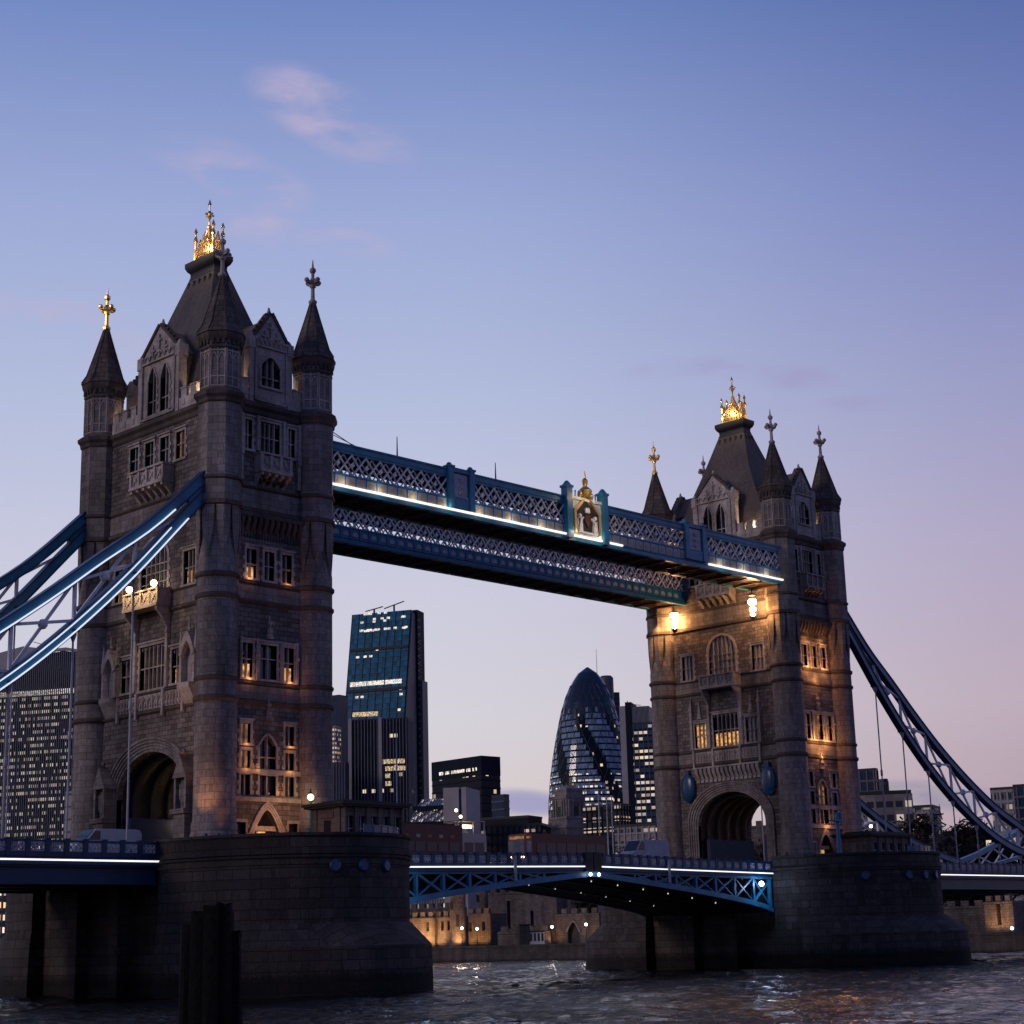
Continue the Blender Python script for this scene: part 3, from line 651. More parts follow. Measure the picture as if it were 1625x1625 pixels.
        for s in (-1, 1):
            rb.loft([[F.p(s*(hw+.1), eave-.3, -.7), F.p(s*(hw+.1), eave-.45, -.7), F.p(0, apex-.35, -.7), F.p(0, apex-.2, -.7)], [F.p(s*(hw+.1), eave-.3, -back), F.p(s*(hw+.1), eave-.45, -back), F.p(0, apex-.35, -back), F.p(0, apex-.2, -back)]])
            rb.fb(F, *sorted((s*hw, s*(hw-.3))), 51.25, eave-.5, -back, -.71)
        rb.build('gable_roof', SLATE, g)
        return g
    wk = dict(lights=2, trans=(.42,), rise=1.3, pointed=True, sur=.16)
    gable(FA, 2.75, 57.6, 60.3, [(-1.0, 1.35, 51.9, 56.5, dict(wk)), (1.0, 1.35, 51.9, 56.5, dict(wk))], 4.2)
    gable(FR, 1.9, 57.3, 60.0, [(0, 2.1, 53.05, 55.9, dict(lights=3, trans=(.45,), rise=.9, pointed=True, sur=.18))], 6.2)
    gable(FB, 2.75, 57.6, 60.3, [], 4.2); gable(FN, 1.9, 57.3, 60.0, [], 6.2)
    # ---- crenellated parapets either side of the gables
    for F, a, b in ((FA, 3.3, 7.6), (FB, 3.3, 7.6), (FR, 2.45, 3.55), (FN, 2.45, 3.55)):
        for s in (-1, 1):
            mb = MB(); mb.fb(F, *sorted((s*a, s*b)), 51.45, 52.5, -.4, .06)
            n = 3 if b > 5 else 1
            for i in range(n):
                c = a+(b-a)*(i+.5)/n; mb.fb(F, *sorted((s*(c-.42), s*(c+.42))), 52.5, 53.3, -.4, .06); mb.fb(F, *sorted((s*(c-.5), s*(c+.5))), 53.3, 53.46, -.45, .13)
                mb.fb(F, *sorted((s*(c-.16), s*(c+.16))), 51.75, 52.3, .06, .12)
            mb.build('parapet', PORT, root)
    # ---- roof
    lv = [(51.0, 4.45, 8.0), (55, 4.0, 6.6), (58.2, 3.35, 5.1), (61.7, 2.4, 3.6), (67.2, .62, 1.8)]
    mb = MB(); mb.loft([[(tx+sx*hx, sy*hy, z) for sx, sy in ((-1, -1), (1, -1), (1, 1), (-1, 1))] for z, hx, hy in lv]); rf = mb.build('roof', SLATE, root, ang=5)
    mb = MB(); mb.loft([[(tx+sx*hx, sy*hy, z) for sx, sy in ((-1, -1), (1, -1), (1, 1), (-1, 1))] for z, hx, hy in ((66.0, .99, 2.18), (66.9, .74, 1.92), (67.2, .76, 1.94), (67.45, .98, 2.16), (67.8, 1.14, 2.32), (68.25, 1.14, 2.32), (68.4, .84, 2.02))])
    for i in range(5):
        y = -1.7+i*.85; mb.box(tx-1.16, tx-.95, y-.10, y+.10, 65.55, 66.15)
    for i in range(3):
        x = tx-.6+i*.6; mb.box(x-.10, x+.10, -2.36, -2.15, 65.55, 66.15)
    mb.build('roof_cap', LEAD, rf)
    cr = MB()
    hx, hy = .55, 1.42
    cs = [(-hx, -hy), (hx, -hy), (hx, hy), (-hx, hy)]
    for i in range(4):
        (xa, ya), (xb, yb) = cs[i], cs[(i+1) % 4]; n = 8 if abs(yb-ya) > 1.5 else 4
        P = lambda t, z: (tx+xa+(xb-xa)*t, ya+(yb-ya)*t, z)
        for z in (68.5, 69.0): cr.bar(P(0, z), P(1, z), .12, .14)
        hgt = lambda t: 69.15+1.7*(1-abs(2*t-1))**1.4
        for k in range(n):
            t0, t1 = k/n, (k+1)/n; tm = (t0+t1)/2
            cr.bar(P(t0, 68.5), P(t0, hgt(t0)), .09, .09); cr.bar(P(t0, hgt(t0)), P(t1, hgt(t1)), .10, .10)
            cr.bar(P(t0, 69.0), P(t1, hgt(t1)), .05, .06); cr.bar(P(t1, 69.0), P(t0, hgt(t0)), .05, .06); cr.ball(P(tm, (69.0+hgt(tm))/2), .13, 6, 4)
            cr.ball(P(tm, hgt(tm)+.12), .10, 6, 4); cr.ball(P(tm, 68.75), .11, 6, 4)
        x, y = tx+xa, ya; cr.lathe(x, y, [(.2, 68.45), (.2, 69.3), (.12, 69.5), (.12, 70.3), (.24, 70.5), (.2, 70.75), (.1, 70.9), (.1, 71.2), (.2, 71.4), (.02, 71.9)], 8)
    # the four ridges sweep up to the central mast
    for xa, ya in cs:
        for k in range(8):
            t0, t1 = k/8, (k+1)/8; f = lambda t: (tx+xa*(1-t), ya*(1-t), 69.3+2.6*t**1.5); cr.bar(f(t0), f(t1), .09, .12)
            if k % 2: cr.bar(f(t0), (f(t0)[0], f(t0)[1], 68.5), .06, .06)
    cr.lathe(tx, 0, [(.16, 68.4), (.13, 71.2), (.26, 71.5), (.26, 71.7), (.1, 71.9), (.09, 72.5), (.22, 72.7), (.28, 73.0), (.2, 73.25), (.08, 73.4), (.06, 73.9), (.18, 74.05), (.02, 74.6)], 8)
    cr.bar((tx, -.5, 73.0), (tx, .5, 73.0), .14, .14); cr.bar((tx-.5, 0, 73.0), (tx+.5, 0, 73.0), .14, .14)
    cr.build('crest', GOLD, rf)
    # ---- floodlights the photo shows at work on the roof
    warm = (1.0, .72, .44)
    for y in (-.9, .9): lamp('POINT', (tx-2.2, y, 70.0), 150, warm, root, .2)
    lamp('POINT', (tx+.2, -3.4, 69.8), 100, warm, root, .2); lamp('POINT', (tx, 0, 69.2), 18, warm, root, .2)
    for (x, y, z, e) in ((-4.6, 7.0, 52.2, 170), (-4.55, -6.4, 52.3, 190 if first else 480), (-3.0, -9.2, 52.6, 170), (3.2, -9.2, 52.8, 190)): lamp('POINT', (tx+x, y, z), e, warm, root, .25)
    lamp('SPOT', (tx-8.6, 12.3, 58.5), 2600, warm, root, .3, (tx-5.18, 9.33, 64.8), 42)
    return root

TL = tower(0, True, 'nearer left stone tower with a brightly lit balcony above its road arch')
TR = tower(82.3, False, 'farther right stone tower with two big blue covers beside its road arch')
TX = 82.3
# lower-storey uplights
amber = (1.0, .42, .13)
for (x, y, z, tgt, e, sz) in ((-9.7, -12.0, 12.6, (-6.6, -10.0, 19), 1700, 52), (-6.2, -12.2, 12.6, (-5.3, -11, 22), 330, 60), (5.6, -15.2, 12.7, (5.9, -11.0, 19), 1700, 56), (0, -13.5, 12.8, (0, -9.7, 16), 420, 110), (1.5, -13.2, 12.8, (2, -9.7, 22), 160, 90)):
    lamp('SPOT', (x, y, z), e, amber, TL, .3, tgt, sz)
for (x, y, z, tgt, e, sz) in ((0, -13.5, 33.4, (0, -9.7, 37), 0, 100), (0.2, -13.2, 25.6, (0, -9.7, 28), 0, 90), (-1, -13.4, 12.9, (0, -9.7, 17), 220, 110), (-7.8, -7, 12.6, (-5.6, -9, 18), 120, 80)):
    if e: lamp('SPOT', (TX+x, y, z), e, amber, TR, .3, tgt, sz)
# small uplights on the ledges of the right tower's river face
for u, v, e in ((-1.6, 35.25, 130), (1.6, 35.25, 110), (-1.2, 26.5, 120), (1.2, 26.5, 120), (0, 24.85, 90), (0, 33.6, 90), (-1.5, 38.6, 70), (1.5, 38.6, 70), (0, 16.6, 50)):
    lamp('POINT', (TX+u, -10.55, v), e, amber, TR, .12)
for u, v, e in ((-2.2, 35.3, 10), (1.95, 35.3, 8), (-2.2, 26.55, 14), (2.25, 26.55, 12), (-2.35, 20.9, 8), (2.35, 20.9, 8), (-2.35, 18.9, 10), (2.35, 18.9, 10), (-1.2, 18.9, 8), (1.2, 17.0, 8)):
    lamp('POINT', (u, -10.15, v), e, amber, TL, .08)

# ------------------------------------------------------------------ river, banks
wm, wt, wb = mat('river_water'); g = G(wt); geo = g.n('ShaderNodeNewGeometry').outputs['Position']
wb.inputs['Base Color'].default_value = (.006, .007, .010, 1); wb.inputs['Roughness'].default_value = .08; wb.inputs['IOR'].default_value = 1.20
nA = g.tex('ShaderNodeTexNoise', g.mp(geo, (1, 1.2, 1)), Scale=.55, Detail=3.0, Roughness=.5, Distortion=.5)
nB = g.tex('ShaderNodeTexNoise', geo, Scale=1.7, Detail=4.0, Roughness=.6, Distortion=.8)
nC = g.tex('ShaderNodeTexNoise', g.mp(geo, (.04, .025, 1)), Scale=1.0, Detail=3.0)
bp = g.n('ShaderNodeBump'); bp.inputs['Strength'].default_value = 1.0; bp.inputs['Distance'].default_value = .55
amp = g.mr(nC.outputs['Fac'], .35, .65, .35, 1.45)
g.l(g.m('MULTIPLY', amp, g.m('ADD', nA.outputs['Fac'], g.m('MULTIPLY', nB.outputs['Fac'], .5))), bp.inputs['Height']); g.l(bp.outputs[0], wb.inputs['Normal'])
def water():
    rs = np.random.RandomState(5)
    waves = []
    for i in range(70):
        lam = 0.9*1.075**i if i < 45 else rs.uniform(1.2, 9); a = rs.normal(.7, .8); k = 2*math.pi/lam
        waves.append((k*math.cos(a), k*math.sin(a), .0085*lam**.62, rs.uniform(0, 6.28)))
    def patch(x0, x1, y0, y1, st):
        xs = np.arange(x0, x1+st*.5, st); ys = np.arange(y0, y1+st*.5, st); X, Y = np.meshgrid(xs, ys); Z = np.zeros_like(X); 
        for kx, ky, am, p in waves:
            Z += am*(1-np.abs(np.sin((kx*X+ky*Y+p)/2)))*1.3
        edge = np.minimum(np.minimum(X-x0, x1-X), np.minimum(Y-y0, y1-Y)); Z *= np.clip(edge/6, 0, 1); Z -= .35
        n, m_ = X.shape; V = np.stack([X, Y, Z], -1).reshape(-1, 3)
        I = np.arange(n*m_).reshape(n, m_); F = np.stack([I[:-1, :-1], I[:-1, 1:], I[1:, 1:], I[1:, :-1]], -1).reshape(-1, 4)
        return V, F
    V1, F1 = patch(-66, 176, -116, 60, .55); V2, F2 = patch(-60, 176, 60, 480, 2.4)
    # calm sheet beyond the modelled chop
    V3 = np.array([(-66, -2600, -.35), (176, -2600, -.35), (176, -116, -.35), (-66, -116, -.35), (-66, 480, -.35), (176, 480, -.35), (176, 4000, -.35), (-66, 4000, -.35), (-101, -2600, -.35), (-101, 4000, -.35), (-60, 60, -.35), (-60, 480, -.35), (-66, 60, -.35)], float)
    F3 = np.array([(0, 1, 2, 3), (4, 5, 6, 7), (8, 0, 7, 9), (12, 10, 11, 4)])
    V = np.concatenate([V1, V2, V3]); F = np.concatenate([F1, F2+len(V1), F3+len(V1)+len(V2)])
    me = bpy.data.meshes.new('river'); me.vertices.add(len(V)); me.vertices.foreach_set('co', V.ravel()); me.loops.add(F.size); me.loops.foreach_set('vertex_index', F.ravel().astype(np.int32))
    me.polygons.add(len(F)); me.polygons.foreach_set('loop_start', np.arange(0, F.size, 4, dtype=np.int32)); me.polygons.foreach_set('use_smooth', np.ones(len(F), bool)); me.update(calc_edges=True); me.validate()
    me.materials.append(wm); o = bpy.data.objects.new('river', me); COL.objects.link(o); o['kind'] = 'structure'
water()
GRND = plain('city_ground', (.06, .055, .052), .9, var=.3, scale=.3); QUAY = stone('quay_stone', (.10, .083, .078), (.07, .058, .054), (.035, .03, .028), 1.6, .7, dirt=.5, tide=1.2); MUD = plain('foreshore_mud', (.05, .043, .04), .6, var=.4, scale=.8, bump=.6)
def struct(mb, name, m): o = mb.build(name, m); o['kind'] = 'structure'; return o
# far bank: one sheet reaching the horizon, behind its quay wall
QX = 176
struct(MB().add([(QX+1, -9000, 3.6), (14000, -9000, 3.6), (14000, 14000, 3.6), (QX+1, 14000, 3.6)], [(0, 1, 2, 3)]), 'north_bank', GRND)
struct(MB().add([(-14000, -9000, 2.3), (-101, -9000, 2.3), (-101, 14000, 2.3), (-14000, 14000, 2.3)], [(0, 1, 2, 3)]), 'south_bank', GRND)
mb = MB(); mb.side(Fr((QX, 0, 0), (0, -1, 0), (-1, 0, 0)), [(0, -3), (.5, -3), (.12, 3.25), (.3, 3.25), (.3, 3.75), (-1.2, 3.75), (-1.2, -3)], -900, 300)
QW = mb.solo('quay_wall', QUAY, 'long stone quay wall along the far bank of the river', 'quay wall', (QX, 100, 0))
mb = MB(); mb.side(Fr((-100, 0, 0), (0, 1, 0), (1, 0, 0)), [(0, -3), (.6, -3), (.1, 2.4), (-1.0, 2.4), (-1.0, -3)], -300, 900); struct(mb, 'south_quay', QUAY)

# ------------------------------------------------------------------ piers
def plan(a, b, st, n=30):
    P = []
    for i in range(n+1): t = math.pi+math.pi*i/n; P.append((a*math.cos(t), -st+b*math.sin(t)))
    for i in range(n+1): t = math.pi*i/n; P.append((a*math.cos(t), st+b*math.sin(t)))
    return P
def pier(tx, first, label):
    root = thing('bridge_pier', label, 'pier', (tx, 0, 0), 'granite river piers of the bridge')
    def ring(a, b, z): return [(tx+x, y, z) for x, y in plan(a, b, 9.5)]
    mb = MB()
    for s in (-1, 1):
        half = lambda a, b, z: [(tx+x, y*s*-1, z) for x, y in plan(a, b, 9.5)[:31]]
        mb.loft([half(*q) for q in ((10.95, 17.0, -4), (10.9, 16.9, 1.6), (10.85, 16.8, 4.1), (10.7, 13.9, 5.85), (10.65, 13.7, 5.9), (10.65, 13.7, 11.45))])
        mb.build('pier_nose', PIER, root, ang=12); mb = MB()
    mb.box(tx-9.5, tx+9.5, -9.499, 9.499, -4, 11.449); mb.box(tx-10.65, tx+10.65, -9.499, 9.499, 10.3, 11.448)
    for y in (-3.1, 3.1):
        for sx in (-1, 1): mb.box(*sorted((tx+sx*9.501, tx+sx*10.6)), y-.7, y+.7, -4, 10.299)
    body = mb.build('pier_core', PIER, root)
    mb = MB()
    for z, h, pr in ((10.35, .22, .08), (10.85, .22, .12), (11.15, .3, .2)): mb.loft([ring(10.65+p, 13.7+p, zz) for p, zz in ((-.3, z-.08), (pr, z), (pr, z+h), (-.3, z+h+.04))])
    mb.build('string_course', PIER, root)
    # nose parapets: a solid stone breastwork round each end
    for s in (-1, 1):
        mb = MB(); outer = [(x, y) for x, y in plan(10.68, 13.73, 9.5) if y*s > 9.4]; inner = [(x, y) for x, y in plan(10.15, 13.2, 9.5) if y*s > 9.4]
        for i in range(len(outer)-1):
            a, b, c, d = outer[i], outer[i+1], inner[i+1], inner[i]
            mb.hexa([(tx+p[0], p[1], z) for z in (11.45, 12.55) for p in (a, b, c, d)])
            o2 = lambda p, k: (tx+p[0]*k, (p[1]-s*9.5)*k+s*9.5)
            mb.hexa([(*o2(p, k), z) for z in (12.55, 12.78) for p, k in ((a, 1.012), (b, 1.012), (c, .988), (d, .988))])
        mb.build('breastwork', PIER, root)
    # blue oval plates on the nose
    for t in ((-108, -95, -82) if first else (-133, -108, -95, -83)):
        a = rad(t); cx, cy = 10.75*math.cos(a), -9.5+13.8*math.sin(a); nx, ny = math.cos(a)/10.75, math.sin(a)/13.8; nn = math.hypot(nx, ny); nx, ny = nx/nn, ny/nn
        F = Fr((tx+cx, cy, 0), (-ny, nx, 0), (nx, ny, 0)); mb = MB(); z = 10.2
        mb.loft([[F.p(.46*k*math.cos(q*math.pi/8), z+.5*k*math.sin(q*math.pi/8), w) for q in range(16)] for k, w in ((1, -.05), (1, .12), (.8, .2), (.75, .16))]); mb.build('mooring_plate', DBLU, root)
    # blue railing of the nose platform
    mb = MB()
    R = [(x*.93, -9.5+(y+9.5)*.93) for x, y in plan(10.65, 13.7, 9.5) if y < -9.6 and x > (-1 if first else -3)]
    for i in range(len(R)-1):
        a, b = R[i], R[i+1]
        mb.bar((tx+a[0], a[1], 13.42), (tx+b[0], b[1], 13.42), .10, .10); mb.bar((tx+a[0], a[1], 12.98), (tx+b[0], b[1], 12.98), .05, .75)
        mb.bar((tx+a[0], a[1], 11.5), (tx+a[0], a[1], 13.55), .12, .12)
    mb.build('railing', DBLU, root)
    mb = MB(); mb.box(tx-10.6, tx+10.6, -9.2, 9.2, 11.452, 11.5); mb.build('roadway', ASPH, root)
    return root
PL = pier(0, True, 'near left granite pier with a rounded nose under the lit tower')
PR = pier(TX, False, 'far right granite pier with a rounded nose rising from the river')

# ------------------------------------------------------------------ parapet with pierced panels (shared by the spans)
def panel_mesh():
    mb = MB()
    mb.box(-.55, .55, -.03, .03, 0, .06); mb.box(-.55, .55, -.03, .03, .60, .66)
    for k in range(3):
        x = -.37+.37*k; mb.bar((x-.17, 0, .06), (x+.17, 0, .60), .05, .06, (0, 1, 0)); mb.bar((x+.17, .008, .06), (x-.17, .008, .60), .05, .06, (0, 1, 0))
        mb.lathe(x, 0, [(.02, .25), (.10, .29), (.10, .37), (.02, .41)], 8)
    for x in (-.55, -.19, .19, .52): mb.box(x-.0, x+.03, -.032, .032, .06, .60)
    return mb.mesh('panel', PALE)
PANEL = panel_mesh()
def parapet(root, x0, x1, y, zf, out, post=1.62, vis=True):
    """zf(x) is the height of the deck edge; panels are parts of the parapet"""
    mb = MB(); n = max(1, round((x1-x0)/post)); xs = [x0+(x1-x0)*i/n for i in range(n+1)]
    for i, x in enumerate(xs): mb.box(x-.22, x+.22, y-.13, y+.13, zf(x), zf(x)+1.28); mb.box(x-.27, x+.27, y-.18, y+.18, zf(x)+1.28, zf(x)+1.38)
    for a, b in zip(xs[:-1], xs[1:]):
        za, zb = zf(a), zf(b)
        mb.hexa([(a+.22, y-.07, za+.9+.18), (b-.22, y-.07, zb+.9+.18), (b-.22, y+.07, zb+.9+.18), (a+.22, y+.07, za+.9+.18), (a+.22, y-.07, za+1.26), (b-.22, y-.07, zb+1.26), (b-.22, y+.07, zb+1.26), (a+.22, y+.07, za+1.26)])
        mb.hexa([(a+.22, y-.09, za), (b-.22, y-.09, zb), (b-.22, y+.09, zb), (a+.22, y+.09, za), (a+.22, y-.09, za+.38), (b-.22, y-.09, zb+.38), (b-.22, y+.09, zb+.38), (a+.22, y+.09, za+.38)])
        if not vis: mb.box(a+.22, b-.22, y-.02, y+.02, za+.38, za+1.08)
    o = mb.build('parapet', NAVY, root)
    if vis:
        for a, b in zip(xs[:-1], xs[1:]):
            c = (a+b)/2; p = bpy.data.objects.new('panel', PANEL); COL.objects.link(p); p.parent = o; p.location = Vector((c, y, zf(c)+.40))-ORG[root.name]; p.scale = ((b-a-.44)/1.12, 1, 1)
    return o
def beam(mb, x0, x1, y0, y1, z0f, z1f, n=1):
    for i in range(n):
        a, b = x0+(x1-x0)*i/n, x0+(x1-x0)*(i+1)/n
        mb.hexa([(a, y0, z0f(a)), (b, y0, z0f(b)), (b, y1, z0f(b)), (a, y1, z0f(a)), (a, y0, z1f(a)), (b, y0, z1f(b)), (b, y1, z1f(b)), (a, y1, z1f(a))])
    return mb

# ------------------------------------------------------------------ approach spans
def approach(x0, x1, label, seen0, seen1):
    root = thing('approach_span', label, 'bridge deck', ((x0+x1)/2, 0, 9.4), 'side spans hung from the chains')
    mb = MB(); mb.box(x0, x1, -9.35, 9.35, 10.55, 11.40); mb.build('deck', NAVY, root)
    mb = MB(); mb.box(x0, x1, -7.5, 7.5, 11.404, 11.45); mb.build('roadway', ASPH, root)
    for y in (-8.4, 8.4): mb = MB(); mb.box(x0, x1, y-.85, y+.85, 11.404, 11.58); mb.build('footway', GRND, root)
    for y in (-8.9, -3, 3, 8.9):
        mb = MB(); mb.box(x0, x1, y-.12, y+.12, 9.45, 10.548); mb.box(x0, x1, y-.4, y+.4, 9.25, 9.448); mb.build('girder', NAVY, root)
    mb = MB(); n = int((x1-x0)/3)
    for i in range(n): x = x0+(i+.5)*(x1-x0)/n; mb.box(x-.12, x+.12, -8.77, -3.13, 9.7, 10.546); mb.box(x-.12, x+.12, -2.87, 2.87, 9.7, 10.546); mb.box(x-.12, x+.12, 3.13, 8.77, 9.7, 10.546)
    mb.build('cross_beam', IRON, root)
    zf = lambda x: 11.30
    parapet(root, seen0, seen1, -9.42, zf, -1); parapet(root, x0, x1, 9.42, zf, 1, vis=False)
    if (seen0, seen1) != (x0, x1): parapet(root, *((x0, seen0) if seen0 > x0 else (seen1, x1)), -9.42, zf, -1, vis=False)
    mb = MB(); mb.box(x0, x1, -9.66, -9.52, 10.99, 11.11); mb.build('light_strip', LED, root)
    mb = MB(); mb.box(x0, x1, -9.72, -9.36, 11.13, 11.22); mb.box(x0, x1, -9.60, -9.36, 10.70, 10.95); mb.build('cornice', NAVY, root)
    return root
AL = approach(-99, -10.7, 'left side span with a white light strip, running out of the picture', -34, -10.75)
AR = approach(TX+10.7, 176, 'right side span with a white light strip, between pier and right edge', TX+10.75, 150)
for x, y, s in ((90.4, 0, 0),):
    pass

# ------------------------------------------------------------------ bascules
def bascule(xr, xm, sgn, label):
    """xr root at the pier, xm the mid-river joint"""
    root = thing('bascule_leaf', label, 'bridge deck', (xr, 0, 6), 'pair of lifting road leaves over mid river')
    lo, hi = min(xr, xm), max(xr, xm); T = lambda x: abs(x-xr)/abs(xm-xr)
    zt = lambda x: 10.85+.42*T(x); zb = lambda x: 6.55+3.75*(T(x)**.72)
    mb = MB(); beam(mb, lo, hi, -9.35, 9.35, lambda x: zt(x)-.15, lambda x: zt(x)+.33, 6); mb.build('deck', NAVY, root)
    mb = MB(); beam(mb, lo, hi, -7.5, 7.5, lambda x: zt(x)+.334, lambda x: zt(x)+.38, 6); mb.build('roadway', ASPH, root)
    for y in (-9.15, -3.2, 3.2, 9.15):
        mb = MB(); N = 9; xs = [xr+(xm-xr)*i/N for i in range(N+1)]
        beam(mb, lo, hi, y-.22, y+.22, lambda x: zt(x)-.62, lambda x: zt(x)-.152, 6)
        beam(mb, lo, hi, y-.25, y+.25, lambda x: zb(x), lambda x: zb(x)+.55, 18)
        for i in range(N):
            a, b = xs[i], xs[i+1]
            if zt(a)-zb(a) > 1.4:
                mb.bar((a+.3*sgn if i == 0 else a, y, zb(a)+.55), (a+.3*sgn if i == 0 else a, y, zt(a)-.62), .3, .36, (0, 1, 0))
                if zt(b)-zb(b) > 1.3: mb.bar((a, y, zt(a)-.5), (b, y, zb(b)+.4), .2, .26, (0, 1, 0)); mb.bar((a, y, zb(a)+.4), (b, y, zt(b)-.5), .14, .2, (0, 1, 0))
        beam(mb, lo, hi, y-.05, y+.05, lambda x: zb(x)+.5, lambda x: zt(x)-.6, 10) if abs(y) < 4 else None
        mb.build('girder', BLUE if abs(y) > 4 else NAVY, root)
    mb = MB()
    for i in range(10):
        x = xr+(xm-xr)*(i+.6)/10
        for a, b in ((-8.9, -3.45), (-2.95, 2.95), (3.45, 8.9)): mb.box(x-.12, x+.12, a, b, zt(x)-.75, zt(x)-.152)
    mb.build('cross_beam', IRON, root)
    mb = MB()
    for a, b in ((-8.88, -3.46), (-2.94, 2.94), (3.46, 8.88)): beam(mb, lo, hi, a, b, lambda x: zb(x)+.12, lambda x: zb(x)+.3, 12) if sgn < 0 else None
    if mb.v: mb.build('soffit', IRON, root)
    parapet(root, lo+(.1 if sgn > 0 else .45), hi-(.45 if sgn > 0 else .1), -9.42, zt, -1, 1.45); parapet(root, lo, hi, 9.42, zt, 1, vis=False)
    mb = MB(); beam(mb, lo+(0 if sgn > 0 else .7), hi-(.7 if sgn > 0 else 0), -9.66, -9.52, lambda x: zt(x)-.04, lambda x: zt(x)+.075, 6); mb.build('light_strip', LED, root)
    mb = MB(); beam(mb, lo, hi, -9.62, -9.36, lambda x: zt(x)-.4, lambda x: zt(x)-.07, 6); mb.build('cornice', NAVY, root)
    x = xm-.6*sgn; mb = MB(); mb.box(x-.55, x+.55, -9.8, -9.3, zt(x)-.5, zt(x)+1.4); mb.build('joint_casing', IRON, root)
    mb = MB(); mb.ball((x, -9.86, zt(x)-.78), .17, 10, 6); l = mb.build('navigation_light', WBULB, root)
    # slender marker post hung on the parapet
    x = xr+(xm-xr)*(.63 if sgn > 0 else .61); mb = MB(); mb.box(x-.13, x+.13, -9.86, -9.68, zt(x)-1.3, zt(x)+1.05); mb.build('marker_post', PALE, root)
    for i in range(7):
        for y in (-6, 3):
            if sgn < 0 and 1 <= i:
                x = xr+(xm-xr)*(i+.5)/7.4; mb = MB(); z = zb(x)+.02 if sgn < 0 else zt(x)-.8; mb.ball((x, y, z), .07, 8, 5); mb.build('soffit_lamp', SBULB, root)
    return root
BLf = bascule(10.68, 41.13, 1, 'left lifting leaf, springing from the near pier to mid river')
BRt = bascule(TX-10.68, 41.19, -1, 'right lifting leaf, springing from the far pier to mid river')
mb = MB(); mb.ball((TX-13.4, -9.9, 9.7), .30, 10, 6); o = mb.build('floodlight_lens', BBULB, BRt)
lamp('POINT', (TX-13.4, -11.0, 9.4), 190, (.55, .68, 1.0), BRt, .3)
lamp('POINT', (15.5, -11.2, 9.3), 60, (.5, .75, 1.0), BLf, .3)

